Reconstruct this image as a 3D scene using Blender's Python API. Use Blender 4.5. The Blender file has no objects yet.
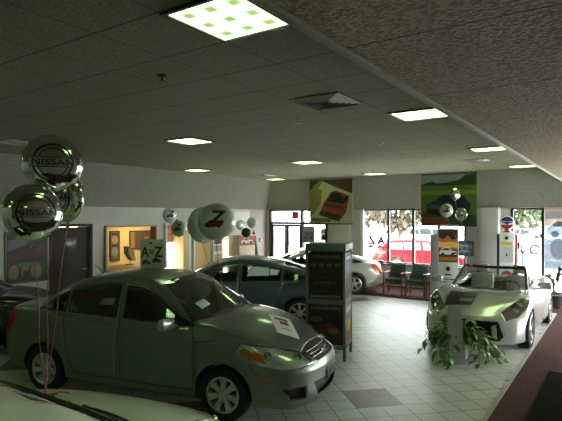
import bpy, bmesh, math, random
import numpy as np
from mathutils import Vector, Matrix
from mathutils.bvhtree import BVHTree
random.seed(7)
S = bpy.context.scene
COL = S.collection
PI = math.pi
V = Vector

# ------------------------------------------------------------------ materials
MATS = {}
def principled(m):
    return m.node_tree.nodes['Principled BSDF']
def mat(name, col, rough=.5, metal=0., coat=0., var=.06, scale=12., bump=0., emis=None, estr=0., spec=.5, back=None):
    """procedural surface: base colour broken up a little by noise"""
    if name in MATS: return MATS[name]
    m = bpy.data.materials.new(name); m.use_nodes = True
    nt = m.node_tree; b = principled(m)
    b.inputs['Roughness'].default_value = rough
    b.inputs['Metallic'].default_value = metal
    b.inputs['Coat Weight'].default_value = coat
    b.inputs['Coat Roughness'].default_value = .05
    b.inputs['Specular IOR Level'].default_value = spec
    tc = nt.nodes.new('ShaderNodeTexCoord')
    nz = nt.nodes.new('ShaderNodeTexNoise'); nz.inputs['Scale'].default_value = scale; nz.inputs['Detail'].default_value = 3
    nt.links.new(tc.outputs['Object'], nz.inputs['Vector'])
    mx = nt.nodes.new('ShaderNodeMix'); mx.data_type = 'RGBA'
    mx.inputs[6].default_value = (*[max(0, c*(1-var)) for c in col], 1)
    mx.inputs[7].default_value = (*[min(1, c*(1+var)) for c in col], 1)
    nt.links.new(nz.outputs['Fac'], mx.inputs[0]); nt.links.new(mx.outputs[2], b.inputs['Base Color'])
    if bump:
        bp = nt.nodes.new('ShaderNodeBump'); bp.inputs['Strength'].default_value = bump; bp.inputs['Distance'].default_value = .02
        nt.links.new(nz.outputs['Fac'], bp.inputs['Height']); nt.links.new(bp.outputs['Normal'], b.inputs['Normal'])
    if emis:
        b.inputs['Emission Color'].default_value = (*emis, 1); b.inputs['Emission Strength'].default_value = estr
    MATS[name] = m
    return m
def glass(name, tint, refl=.08, rough=.02):
    if name in MATS: return MATS[name]
    m = bpy.data.materials.new(name); m.use_nodes = True; nt = m.node_tree
    for n in list(nt.nodes):
        if n.type != 'OUTPUT_MATERIAL': nt.nodes.remove(n)
    out = [n for n in nt.nodes if n.type == 'OUTPUT_MATERIAL'][0]
    tr = nt.nodes.new('ShaderNodeBsdfTransparent'); tr.inputs[0].default_value = (*tint, 1)
    gl = nt.nodes.new('ShaderNodeBsdfGlossy'); gl.inputs['Roughness'].default_value = rough; gl.inputs[0].default_value = (.9,.95,.92,1)
    lw = nt.nodes.new('ShaderNodeLayerWeight'); lw.inputs[0].default_value = .35
    mp = nt.nodes.new('ShaderNodeMapRange'); mp.inputs[3].default_value = refl; mp.inputs[4].default_value = .7
    nt.links.new(lw.outputs['Facing'], mp.inputs[0])
    pw = nt.nodes.new('ShaderNodeMath'); pw.operation = 'MULTIPLY'; pw.inputs[1].default_value = .8
    nt.links.new(mp.outputs[0], pw.inputs[0])
    mx = nt.nodes.new('ShaderNodeMixShader')
    nt.links.new(pw.outputs[0], mx.inputs[0]); nt.links.new(tr.outputs[0], mx.inputs[1]); nt.links.new(gl.outputs[0], mx.inputs[2])
    nt.links.new(mx.outputs[0], out.inputs[0]); MATS[name] = m
    return m
def paint(name, col, metal=.55, rough=.32, coat=.8):
    return mat(name, col, rough=rough, metal=metal, coat=coat, var=.05, scale=60)

# ------------------------------------------------------------------ objects
def tag(o, label=None, cat=None, group=None, kind=None):
    if label: o['label'] = label
    if cat: o['category'] = cat
    if group: o['group'] = group
    if kind: o['kind'] = kind
    return o
def thing(name, label, cat, loc=(0,0,0), rz=0., group=None):
    o = bpy.data.objects.new(name, None); COL.objects.link(o)
    o.empty_display_size = .2
    o.location = loc; o.rotation_euler = (0,0,rz)
    return tag(o, label, cat, group)
def finish(bm, sharp=.6):
    bm.normal_update()
    for f in bm.faces: f.smooth = True
    for e in bm.edges:
        if len(e.link_faces) == 2 and e.calc_face_angle(0) > sharp: e.smooth = False
def obj(name, bm, mats, parent=None, label=None, cat=None, group=None, kind=None, loc=None, rz=None, sharp=.6):
    finish(bm, sharp)
    me = bpy.data.meshes.new(name); bm.to_mesh(me); bm.free()
    for m in (mats if isinstance(mats, (list, tuple)) else [mats]): me.materials.append(m)
    o = bpy.data.objects.new(name, me); COL.objects.link(o)
    if parent is not None: o.parent = parent
    if loc is not None: o.location = loc
    if rz is not None: o.rotation_euler = (0,0,rz)
    return tag(o, label, cat, group, kind)
def struct(name, bm, m, **k):
    return obj(name, bm, m, kind='structure', **k)
def copy_tree(o, parent=None):
    c = o.copy(); COL.objects.link(c)
    if parent is not None: c.parent = parent
    for ch in list(o.children): copy_tree(ch, c)
    return c
def NB(): return bmesh.new()

# ------------------------------------------------------------------ shapes
def box(bm, c, s, rz=0., bev=0., mi=0, rot=None):
    M = Matrix.Translation(V(c)) @ (rot if rot is not None else Matrix.Rotation(rz, 4, 'Z')) @ Matrix.Diagonal((s[0], s[1], s[2], 1))
    r = bmesh.ops.create_cube(bm, size=1, matrix=M)
    fs = list({f for v in r['verts'] for f in v.link_faces})
    if bev:
        es = list({e for f in fs for e in f.edges})
        g = bmesh.ops.bevel(bm, geom=es, offset=bev, segments=2, affect='EDGES', profile=.5)
        fs = [f for f in g['faces'] if f.is_valid] + [f for f in fs if f.is_valid]
    for f in fs: f.material_index = mi
    return fs
def lathe(bm, prof, n=24, axis='Z', M=None, mi=0, closed=False):
    """prof: list of (radius, height)"""
    rings = []
    for r, h in prof:
        ring = []
        for k in range(n):
            a = 2*PI*k/n
            p = V((r*math.cos(a), r*math.sin(a), h))
            if axis == 'Y': p = V((p.x, p.z, p.y))
            if M is not None: p = M @ p
            ring.append(bm.verts.new(p))
        rings.append(ring)
    pairs = list(zip(rings[:-1], rings[1:])) + ([(rings[-1], rings[0])] if closed else [])
    for a, b in pairs:
        for k in range(n):
            f = bm.faces.new((a[k], a[(k+1)%n], b[(k+1)%n], b[k])); f.material_index = mi
    if not closed:
        for ring in (rings[0], rings[-1]):
            f = bm.faces.new(ring); f.material_index = mi
    bmesh.ops.recalc_face_normals(bm, faces=bm.faces[:])
    return bm
def tube(bm, pts, r, n=8, mi=0):
    pts = [V(p) for p in pts]; rings = []
    for i, p in enumerate(pts):
        t = (pts[min(i+1, len(pts)-1)] - pts[max(i-1, 0)]).normalized()
        up = V((0,0,1)) if abs(t.z) < .9 else V((1,0,0))
        u = t.cross(up).normalized(); v = u.cross(t)
        rr = r[i] if isinstance(r, (list, tuple)) else r
        rings.append([bm.verts.new(p + rr*(math.cos(2*PI*k/n)*u + math.sin(2*PI*k/n)*v)) for k in range(n)])
    for a, b in zip(rings[:-1], rings[1:]):
        for k in range(n):
            f = bm.faces.new((a[k], a[(k+1)%n], b[(k+1)%n], b[k])); f.material_index = mi
    for ring in (rings[0], rings[-1]):
        f = bm.faces.new(ring); f.material_index = mi
    bmesh.ops.recalc_face_normals(bm, faces=bm.faces[:])
def poly(bm, pts, mi=0, thick=None, d=None):
    vs = [bm.verts.new(p) for p in pts]; f = bm.faces.new(vs); f.material_index = mi
    if thick:
        r = bmesh.ops.extrude_face_region(bm, geom=[f])
        bmesh.ops.translate(bm, vec=V(d)*thick, verts=[x for x in r['geom'] if isinstance(x, bmesh.types.BMVert)])
        for g in r['geom']:
            if isinstance(g, bmesh.types.BMFace):
                g.material_index = mi
                for e in g.edges:
                    for h in e.link_faces: h.material_index = mi
        bmesh.ops.recalc_face_normals(bm, faces=bm.faces[:])
    return f
def pchip(xs, ys):
    xs = np.array(xs, float); ys = np.array(ys, float)
    h = np.diff(xs); dl = np.diff(ys)/h; m = np.zeros_like(xs)
    for i in range(1, len(xs)-1):
        if dl[i-1]*dl[i] > 0:
            w1 = 2*h[i]+h[i-1]; w2 = h[i]+2*h[i-1]
            m[i] = (w1+w2)/(w1/dl[i-1]+w2/dl[i])
    m[0] = dl[0]; m[-1] = dl[-1]
    def g(x):
        x = min(max(x, xs[0]), xs[-1]); i = min(int(np.searchsorted(xs, x, 'right'))-1, len(h)-1)
        t = (x-xs[i])/h[i]
        return float((2*t**3-3*t*t+1)*ys[i] + (t**3-2*t*t+t)*h[i]*m[i] + (-2*t**3+3*t*t)*ys[i+1] + (t**3-t*t)*h[i]*m[i+1])
    return g
def tab(*p): return pchip([a for a, b in p], [b for a, b in p])
_TX = {}
def text_geo(s):
    if s in _TX: return _TX[s]
    cu = bpy.data.curves.new('t', 'FONT'); cu.body = s; cu.resolution_u = 3
    o = bpy.data.objects.new('t', cu); COL.objects.link(o)
    dg = bpy.context.evaluated_depsgraph_get(); me = bpy.data.meshes.new_from_object(o.evaluated_get(dg))
    vs = [tuple(v.co) for v in me.vertices]; fs = [tuple(p.vertices) for p in me.polygons]
    bpy.data.objects.remove(o); bpy.data.curves.remove(cu); bpy.data.meshes.remove(me)
    xs = [v[0] for v in vs]; ys = [v[1] for v in vs]
    x0, x1, y0, y1 = min(xs), max(xs), min(ys), max(ys)
    vs = [((v[0]-x0)/(x1-x0)-.5, (v[1]-y0)/(y1-y0)-.5) for v in vs]
    _TX[s] = (vs, fs); return _TX[s]
def fine2d(polys, mx):
    """triangulate 2D outlines and split until no edge is longer than mx (for pressing on to curved skins)"""
    t = NB()
    for p in polys:
        try: t.faces.new([t.verts.new((x, y, 0)) for x, y in p])
        except ValueError: pass
    bmesh.ops.triangulate(t, faces=t.faces[:])
    for _ in range(7):
        es = [e for e in t.edges if e.calc_length() > mx]
        if not es: break
        bmesh.ops.subdivide_edges(t, edges=es, cuts=1); bmesh.ops.triangulate(t, faces=t.faces[:])
    out = [[(v.co.x, v.co.y) for v in f.verts] for f in t.faces]; t.free(); return out
def text2d(bm, s, f, cx, cy, w, h, mi=0, mirror=False, slant=0., bold=0., fine=0):
    """letters fitted to a w x h box about (cx,cy); f maps (u,v) to a point"""
    vs, fs = text_geo(s)
    for off in ((0,0),) if not bold else ((0,0),(bold,0),(0,bold),(bold,bold)):
        P2 = [(cx+(-x if mirror else x)*w+slant*y*h+off[0], cy+y*h+off[1]) for x, y in vs]
        polys = [[P2[i] for i in q] for q in fs]
        if fine: polys = fine2d(polys, fine)
        for p in polys:
            F = bm.faces.new([bm.verts.new(f(x, y)) for x, y in p]); F.material_index = mi
# ------------------------------------------------------------------ cars
def ring_loft(secs, dfm=None, M=22):
    """skin closed rings (bottom centre, up the left side, top centre, down the right); flat grid caps"""
    bm = NB(); D = dfm or (lambda x, y, z: V((x, y, z)))
    rings = [[bm.verts.new(D(*p)) for p in s] for s in secs]
    n = len(rings[0]); K = n//2
    for a, b in zip(rings[:-1], rings[1:]):
        for k in range(n): bm.faces.new((a[k], a[(k+1)%n], b[(k+1)%n], b[k]))
    for ring, s in ((rings[0], secs[0]), (rings[-1], secs[-1])):
        rows = []
        k0 = 11 if dfm else 1
        for k in range(k0, K):
            if dfm and k == k0:
                rows.append([ring[j] for j in range(k0, 0, -1)] + [ring[(n-j) % n] for j in range(k0+1)]); continue
            l, r = V(s[k]), V(s[n-k])
            rows.append([ring[k]] + [bm.verts.new(D(*l.lerp(r, j/M))) for j in range(1, M)] + [ring[n-k]])
        for p, q in zip(rows[:-1], rows[1:]):
            for j in range(M): bm.faces.new((p[j], p[j+1], q[j+1], q[j]))
        for row, end in (((rows[-1], ring[K]),) if dfm else ((rows[0], ring[0]), (rows[-1], ring[K]))):
            for j in range(M): bm.faces.new((row[j], row[j+1], end))
    bmesh.ops.recalc_face_normals(bm, faces=bm.faces[:])
    return bm
SEC = [(0,0),(.45,0),(.8,0),(.9,.015),(.955,.06),(.975,.13),(.985,.25),(.994,.38),(1,.52),(1,.64),(.99,.74),(.972,.83),(.945,.9),(.9,.945),(.82,.968),(.68,.98),(.5,.989),(.25,.997),(0,1)]
def smooth_pts(p, k=2):
    out = []
    for i in range(len(p)-1):
        p0 = p[max(i-1,0)]; p1 = p[i]; p2 = p[i+1]; p3 = p[min(i+2, len(p)-1)]
        for j in range(k):
            t = j/k
            out.append(tuple(.5*((2*b)+(-a+c)*t+(2*a-5*b+4*c-d)*t*t+(-a+3*b-3*c+d)*t**3) for a,b,c,d in zip(p0,p1,p2,p3)))
    out.append(p[-1]); return out
SECS = [(.8*j/11, 0) for j in range(11)] + smooth_pts(SEC[2:], 2)   # eleven flat steps below match the cap grid
def mesh_obj(bm, name='tmp'):
    me = bpy.data.meshes.new(name); bm.to_mesh(me); bm.free()
    o = bpy.data.objects.new(name, me); COL.objects.link(o); return o
def boolean(a, b, op):
    m = a.modifiers.new('b', 'BOOLEAN'); m.operation = op; m.object = b; m.solver = 'EXACT'
    dg = bpy.context.evaluated_depsgraph_get()
    me = bpy.data.meshes.new_from_object(a.evaluated_get(dg))
    old = a.data; a.modifiers.clear(); a.data = me; bpy.data.meshes.remove(old)
    mb = b.data; bpy.data.objects.remove(b); bpy.data.meshes.remove(mb)
def car_shell(c):
    xF, xR, ax = c['xF'], c['xR'], c['wb']/2
    W, ZT, ZB = c['W'], c['ZT'], c['ZB']
    rf, rr = c['rakeF'], c['rakeR']
    def dfm(x, y, z):
        fy = abs(y)/c['hw']
        t = (x-(ax-.15))/(xF-ax+.15)
        if t > 0: x -= t*t*(c['planF']*fy**2.4 + rf(z))
        t = (-(x)-(ax-.1))/(-xR-ax+.1)
        if t > 0: x += t*t*(c['planR']*fy**2.4 + rr(z))
        return V((x, y, z))
    n = c.get('n', 64); xs = [xR + (xF-xR)*(.5-.5*math.cos(PI*(i/n)))*.55 + (xF-xR)*(i/n)*.45 for i in range(n+1)]
    xs = [xR, xR+.012] + [x for x in xs if xR+.03 < x < xF-.03] + [xF-.012, xF]
    secs = []
    for i, x in enumerate(xs):
        w, zt, zb = W(x), ZT(x), ZB(x)
        k = .965 if i in (0, len(xs)-1) else 1.
        sec = SECS
        if 'SEC' in c:
            t = max(0, min(1, (min(xF-x, x-xR)-.05)/.5)); t = t*t*(3-2*t)
            sec = [(a[0]+(q[0]-a[0])*t, a[1]+(q[1]-a[1])*t) for a, q in zip(SECS, c['SEC'])]
        half = [(fy*w*k, zb+(zt-zb)*(.5+(fz-.5)*k)) for fy, fz in sec]
        ring = [(x, y, z) for y, z in half] + [(x, -y, z) for y, z in half[-2:0:-1]]
        secs.append(ring)
    low = mesh_obj(ring_loft(secs, dfm))
    if c.get('G'):
        g = c['G']; x0, x1 = g['x0'], g['x1']   # rear base, windshield base
        ZR, WB, ZBelt = g['ZR'], g['WB'], g['zb']
        N = c.get('ng', 56); secs = []
        for i in range(N+1):
            x = x0 + (x1-x0)*(.5-.5*math.cos(PI*i/N))*.4 + (x1-x0)*(i/N)*.6
            zt = ZR(x); wb = WB(x); zb = ZBelt
            hh = max(zt-zb, .02); dr = .055*min(1, hh/.4); ze = zt-dr; rc = min(.10, hh*.45)
            yl = lambda z: wb - g['tum']*max(0, z-zb)
            half = [(0, zb-.25), (wb*.5, zb-.25), (wb, zb-.25), (wb, zb-.05)]
            K = 10
            for k in range(K+1):
                z = zb + (ze-rc-zb)*k/K
                half.append((yl(z), z))
            a = V((yl(ze-rc), ze-rc, 0)); b = V((yl(ze)-.005, ze, 0)); ed = V((yl(ze)-rc*1.25, ze+dr*.28, 0))
            for k in range(1, 6):
                t = k/5; p = (1-t)**2*a + 2*t*(1-t)*b + t*t*ed; half.append((p.x, p.y))
            for k in range(1, 9):
                y = ed.x*(1-k/8); half.append((y, zt-(zt-ed.y)*(y/ed.x)**2))
            def d2(x, y, z):
                fy = abs(y)/max(wb, .1)
                if x > g['xm']:
                    t = min(1, (x-g['xm'])/(x1-g['xm'])); x -= g['cF']*fy*fy*t
                else:
                    t = min(1, (g['xm']-x)/(g['xm']-x0)); x += g['cR']*fy*fy*t
                return V((x, y, z))
            secs.append([d2(x, y, z) for y, z in half] + [d2(x, -y, z) for y, z in half[-2:0:-1]])
        gh = mesh_obj(ring_loft(secs))
        boolean(low, gh, 'UNION')
    full = NB(); full.from_mesh(low.data)
    for xa in (ax, -ax):
        for s in (1, -1):
            cy = NB()
            prof = [(c['ra'], 0), (c['ra'], .42)]
            lathe(cy, prof, 40, 'Y', Matrix.Translation((xa, s*(c['hw']-.30) if s > 0 else -(c['hw']-.30)-.42, c['rw'])))
            boolean(low, mesh_obj(cy), 'DIFFERENCE')
    bm = NB(); bm.from_mesh(low.data)
    me = low.data; bpy.data.objects.remove(low); bpy.data.meshes.remove(me)
    bmesh.ops.remove_doubles(bm, verts=bm.verts[:], dist=1e-5)
    bm.normal_update(); full.normal_update()
    return bm, BVHTree.FromBMesh(full)
def basis(d):
    d = V(d).normalized(); up = V((0,0,1)) if abs(d.z) < .8 else V((1,0,0))
    u = up.cross(d).normalized(); return d, u, d.cross(u)
def inside(p, pl):
    r = False; x, y = p; j = len(pl)-1
    for i in range(len(pl)):
        xi, yi = pl[i]; xj, yj = pl[j]
        if (yi > y) != (yj > y) and x < (xj-xi)*(y-yi)/(yj-yi)+xi: r = not r
        j = i
    return r
def cut(bm, pts, d, dmin=-9., ndot=.08):
    d, u, v = basis(d); pts = [V(p) for p in pts]
    pl = [(p.dot(u), p.dot(v)) for p in pts]; n = len(pts)
    def ok(f):
        return f.normal.dot(d) > ndot and f.calc_center_median().dot(d) > dmin
    for i in range(n):
        a, b = pts[i], pts[(i+1)%n]; pa, pb = pl[i], pl[(i+1)%n]
        no = (b-a).cross(d)
        if no.length < 1e-9: continue
        x0, x1 = min(pa[0],pb[0])-.003, max(pa[0],pb[0])+.003; y0, y1 = min(pa[1],pb[1])-.003, max(pa[1],pb[1])+.003
        sel = []
        for f in bm.faces:
            us = [w.co.dot(u) for w in f.verts]
            if max(us) < x0 or min(us) > x1: continue
            vv = [w.co.dot(v) for w in f.verts]
            if max(vv) < y0 or min(vv) > y1 or not ok(f): continue
            sel.append(f)
        if not sel: continue
        geom = sel + list({e for f in sel for e in f.edges}) + list({w for f in sel for w in f.verts})
        bmesh.ops.bisect_plane(bm, geom=geom, dist=1e-5, plane_co=a, plane_no=no.normalized())
    bm.normal_update()
    out = []
    for f in bm.faces:
        if ok(f):
            m = f.calc_center_median()
            if inside((m.dot(u), m.dot(v)), pl): out.append(f)
    left = set(out); best = []          # the outermost joined patch only
    while left:
        st = [left.pop()]; comp = []
        while st:
            f = st.pop(); comp.append(f)
            for e in f.edges:
                for h in e.link_faces:
                    if h in left: left.remove(h); st.append(h)
        if sum(f.calc_area() for f in comp) > 8e-4: best.append((sum(f.calc_center_median().dot(d)*f.calc_area() for f in comp)/sum(f.calc_area() for f in comp), len(best), comp))
    return max(best)[2] if best else []
def take(bm, faces, keep=False, off=V((0,0,0)), noff=0.):
    nb = NB(); mp = {}
    for f in faces:
        vs = []
        for w in f.verts:
            if w not in mp: mp[w] = nb.verts.new(w.co + off + w.normal*noff)
            vs.append(mp[w])
        try: nb.faces.new(vs)
        except ValueError: pass
    if not keep: bmesh.ops.delete(bm, geom=faces, context='FACES')
    nb.normal_update()
    return nb
def grow(nb, th=.006):
    """give a taken patch a little real thickness inwards"""
    return nb
def mir(pts): return [(p[0], -p[1], p[2]) for p in pts]
def solid(o, th=.02):
    m = o.modifiers.new('shell', 'SOLIDIFY'); m.thickness = th; m.offset = -1; m.material_offset = 1; m.material_offset_rim = 1
    return o
def hit(bvh, p, d):
    d = V(d).normalized(); r = bvh.ray_cast(V(p)+d*3, -d, 8)
    return (r[0], r[1]) if r[0] is not None else (None, None)
def ribbon(bm, bvh, pts, d, w=.006, off=.0012, step=.03, mi=0):
    pts = [V(p) for p in pts]; d = V(d).normalized(); prev = None; path = []
    for a, b in zip(pts[:-1], pts[1:]):
        k = max(1, int((b-a).length/step))
        path += [a.lerp(b, i/k) for i in range(k)]
    path.append(pts[-1])
    for i, p in enumerate(path):
        t = path[min(i+1, len(path)-1)]-path[max(i-1, 0)]
        t -= d*t.dot(d)
        if t.length < 1e-6: continue
        s = t.cross(d).normalized()*w/2
        h1, n1 = hit(bvh, p+s, d); h2, n2 = hit(bvh, p-s, d)
        if h1 is None or h2 is None or abs((h1-h2).dot(d)) > .08: prev = None; continue
        cur = (bm.verts.new(h1+n1*off), bm.verts.new(h2+n2*off))
        if prev:
            f = bm.faces.new((prev[0], cur[0], cur[1], prev[1])); f.material_index = mi
        prev = cur
def decal(bvh, d, polys, off=.003, f3=None):
    """flat shapes pressed on to a body along -d; polys: list of (list of points, mi)"""
    bm = NB()
    for pts, mi in polys:
        vs = []
        for p in pts:
            h, n = hit(bvh, p, d); vs.append(bm.verts.new((h if h is not None else V(p))+(n if n is not None else V(d))*off))
        F = bm.faces.new(vs); F.material_index = mi
    return bm
def wheel(parent, loc, side, r, rim_r, wid, spokes, mats, twin=False, sw=.05):
    tire_m, rim_m, dark_m = mats
    M = Matrix.Identity(4)
    bm = NB(); w = wid/2
    prof = [(rim_r, -w*.8), (rim_r+.02, -w), (r-.045, -w), (r-.015, -w*.86), (r, -w*.6), (r, w*.6), (r-.015, w*.86), (r-.045, w), (rim_r+.02, w), (rim_r, w*.8)]
    lathe(bm, prof, 40, 'Y', M, closed=True)
    for k in range(40):   # tread grooves read as small blocks
        pass
    t = obj('wheel', bm, tire_m, parent, loc=loc, rz=0 if side > 0 else PI)
    bm = NB()
    lathe(bm, [(rim_r+.004, -w*.7), (rim_r+.004, w*.92), (rim_r-.012, w*.98), (rim_r-.024, w*.8), (rim_r-.024, -w*.7)], 40, 'Y', M, closed=True)
    lathe(bm, [(.012, w*.93), (.045, w*.93), (.062, w*.8), (.068, w*.5), (.068, w*.2), (.012, w*.2)], 24, 'Y', M)
    for k in range(spokes):
        for off in ((-.11, .11) if twin else (0,)):
            a = 2*PI*k/spokes + off
            R = Matrix.Rotation(a, 4, 'Y')
            vs = []
            a0, a1, yo0, yo1 = .045, rim_r-.01, w*.82, w*.9
            if twin: s0, s1 = sw*.3, sw*.42
            else: s0, s1 = sw*.42, sw*.75
            for (rr, ss, yo, dp) in ((a0, s0, yo0, .03), ((a0+a1)/2, (s0+s1)*.46, yo0*.93, .026), (a1, s1, yo1, .03)):
                vs.append([bm.verts.new(R @ V((sx*ss, yy, rr))) for sx, yy in ((-1, yo-dp), (-.75, yo), (.75, yo), (1, yo-dp))])
            for p, q in zip(vs[:-1], vs[1:]):
                for i in range(4): bm.faces.new((p[i], p[(i+1)%4], q[(i+1)%4], q[i]))
            bm.faces.new(vs[0]); bm.faces.new(vs[-1])
    for k in range(5):
        a = 2*PI*k/5+.3
        lathe(bm, [(.009, w*.78), (.009, w*.9), (.004, w*.92)], 8, 'Y', Matrix.Translation((.034*math.sin(a), 0, .034*math.cos(a))))
    bmesh.ops.recalc_face_normals(bm, faces=bm.faces[:])
    obj('rim', bm, rim_m, t)
    bm = NB(); lathe(bm, [(.05, w*.1), (rim_r*.72, w*.1), (rim_r*.72, w*.2), (.05, w*.2)], 32, 'Y', M)
    lathe(bm, [(rim_r-.03, -w*.6), (rim_r-.03, -w*.5), (.02, -w*.5), (.02, -w*.6)], 32, 'Y', M)
    obj('brake_disc', bm, dark_m, t)
    return t
def seat_bm(bm, x, y, z, w=.5, face=1, mi=0, head=True, wedge=.3):
    box(bm, (x, y, z), (.5, w, .16), bev=.05, mi=mi)
    R = Matrix.Rotation(-wedge*face, 4, 'Y')
    box(bm, (x-.29*face, y, z+.33), (.14, w*.95, .6), bev=.055, mi=mi, rot=R)
    if head: box(bm, (x-.41*face, y, z+.74), (.1, .26, .19), bev=.045, mi=mi, rot=R)
LAMP, SKY, OFFICE, EXPO = 1.65, 12, 28, 0.88
# ------------------------------------------------------------------ shared car materials
M_TIRE = mat('tyre rubber', (.012,.012,.012), .75, var=.2)
M_RIM = mat('alloy rim', (.62,.62,.6), .28, .9)
M_DARK = mat('dark trim', (.012,.012,.013), .55)
M_BLACK = mat('satin black', (.02,.02,.021), .35)
M_LINE = mat('cabin lining', (.03,.03,.028), .8)
M_SEAT = mat('grey seat cloth', (.07,.068,.06), .85, scale=80, var=.2)
M_SEATL = mat('pale seat leather', (.5,.49,.46), .6)
M_CHROME = mat('chrome', (.75,.75,.73), .12, 1.)
M_LENS = glass('clear lens', (.85,.88,.88), .10)
M_AMBER = mat('amber lens', (.75,.20,.02), .2, coat=.6)
M_RED = mat('red lens', (.45,.015,.01), .2, coat=.6)
M_TAILO = mat('orange red lens', (.75,.13,.02), .2, coat=.6)
M_REFL = mat('lamp reflector', (.72,.73,.71), .3, .25, scale=30, var=.3)
M_GLASS = glass('tinted car glass', (.30,.34,.32), .10)
M_GLASSC = glass('windscreen glass', (.45,.52,.48), .09)
M_PAPER = mat('white paper', (.78,.80,.78), .7)
M_PAPERG = mat('printed paper', (.32,.34,.33), .7)
M_INK = mat('black ink', (.015,.015,.015), .6)
M_INKR = mat('red ink', (.45,.02,.03), .6)

def clip(pl, a, b):
    """keep the part of polygon pl (x,z) left of the line a->b"""
    f = lambda p: (b[0]-a[0])*(p[1]-a[1])-(b[1]-a[1])*(p[0]-a[0])
    out = []
    for i in range(len(pl)):
        p, q = pl[i], pl[(i+1) % len(pl)]; fp, fq = f(p), f(q)
        if fp >= 0: out.append(p)
        if fp*fq < 0:
            t = fp/(fp-fq); out.append((p[0]+(q[0]-p[0])*t, p[1]+(q[1]-p[1])*t))
    return out
def top_edge(g):
    xs, zs = [], []
    for i in range(81):
        x = g['x0'] + (g['x1']-g['x0'])*i/80; zt = g['ZR'](x); hh = max(zt-g['zb'], .02)
        dr = .055*min(1, hh/.4); rc = min(.10, hh*.45)
        if x > g['xm']: xx = x-g['cF']*min(1, (x-g['xm'])/(g['x1']-g['xm']))*.8
        else: xx = x+g['cR']*min(1, (g['xm']-x)/(g['xm']-g['x0']))*.8
        xs.append(xx); zs.append(zt-dr-rc*.8)
    return lambda x: float(np.interp(x, xs, zs, left=0, right=0))
def greens(g, belt, pillars, extra=0., pad=.0):
    te = top_edge(g); xs = [g['x0']+(g['x1']-g['x0'])*i/60 for i in range(61)]
    xs = [x for x in xs if te(x)-pad > belt(x)+.03]
    reg = [(x, te(x)-pad) for x in reversed(xs)] + [(xs[0]-.03, belt(xs[0]-.03)), ] + [(x, belt(x)) for x in xs[::6]] + [(xs[-1]+.05, belt(xs[-1]+.05))]
    # reg runs counter-clockwise seen with x right, z up
    out = []
    for (r0, r1), (f0, f1) in pillars:     # rear edge (bottom x, top x), front edge (bottom x, top x)
        p = reg
        if f0 is not None: p = clip(p, (f0, .9), (f1, 1.5))
        if r0 is not None: p = clip(p, (r1, 1.5), (r0, .9))
        out.append(p)
    return out
def simplify(p, eps=.004):
    q = []
    for a in p:
        if not q or math.hypot(a[0]-q[-1][0], a[1]-q[-1][1]) > eps: q.append(a)
    if math.hypot(q[0][0]-q[-1][0], q[0][1]-q[-1][1]) < eps: q.pop()
    return q
def gpt(g, x, fy):
    """point of the greenhouse centre-top surface at station x, fraction fy of its edge width"""
    zt = g['ZR'](x); hh = max(zt-g['zb'], .02); dr = .055*min(1, hh/.4); rc = min(.10, hh*.45)
    wb = g['WB'](x); ye = wb-g['tum']*max(0, zt-dr-g['zb'])-.005-rc*1.25
    y = ye*fy; fw = abs(y)/max(wb, .1)
    if x > g['xm']: xx = x-g['cF']*fw*fw*min(1, (x-g['xm'])/(g['x1']-g['xm']))
    else: xx = x+g['cR']*fw*fw*min(1, (g['xm']-x)/(g['xm']-g['x0']))
    return V((xx, y, zt-(dr-dr*.28)*fy*fy))
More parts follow.
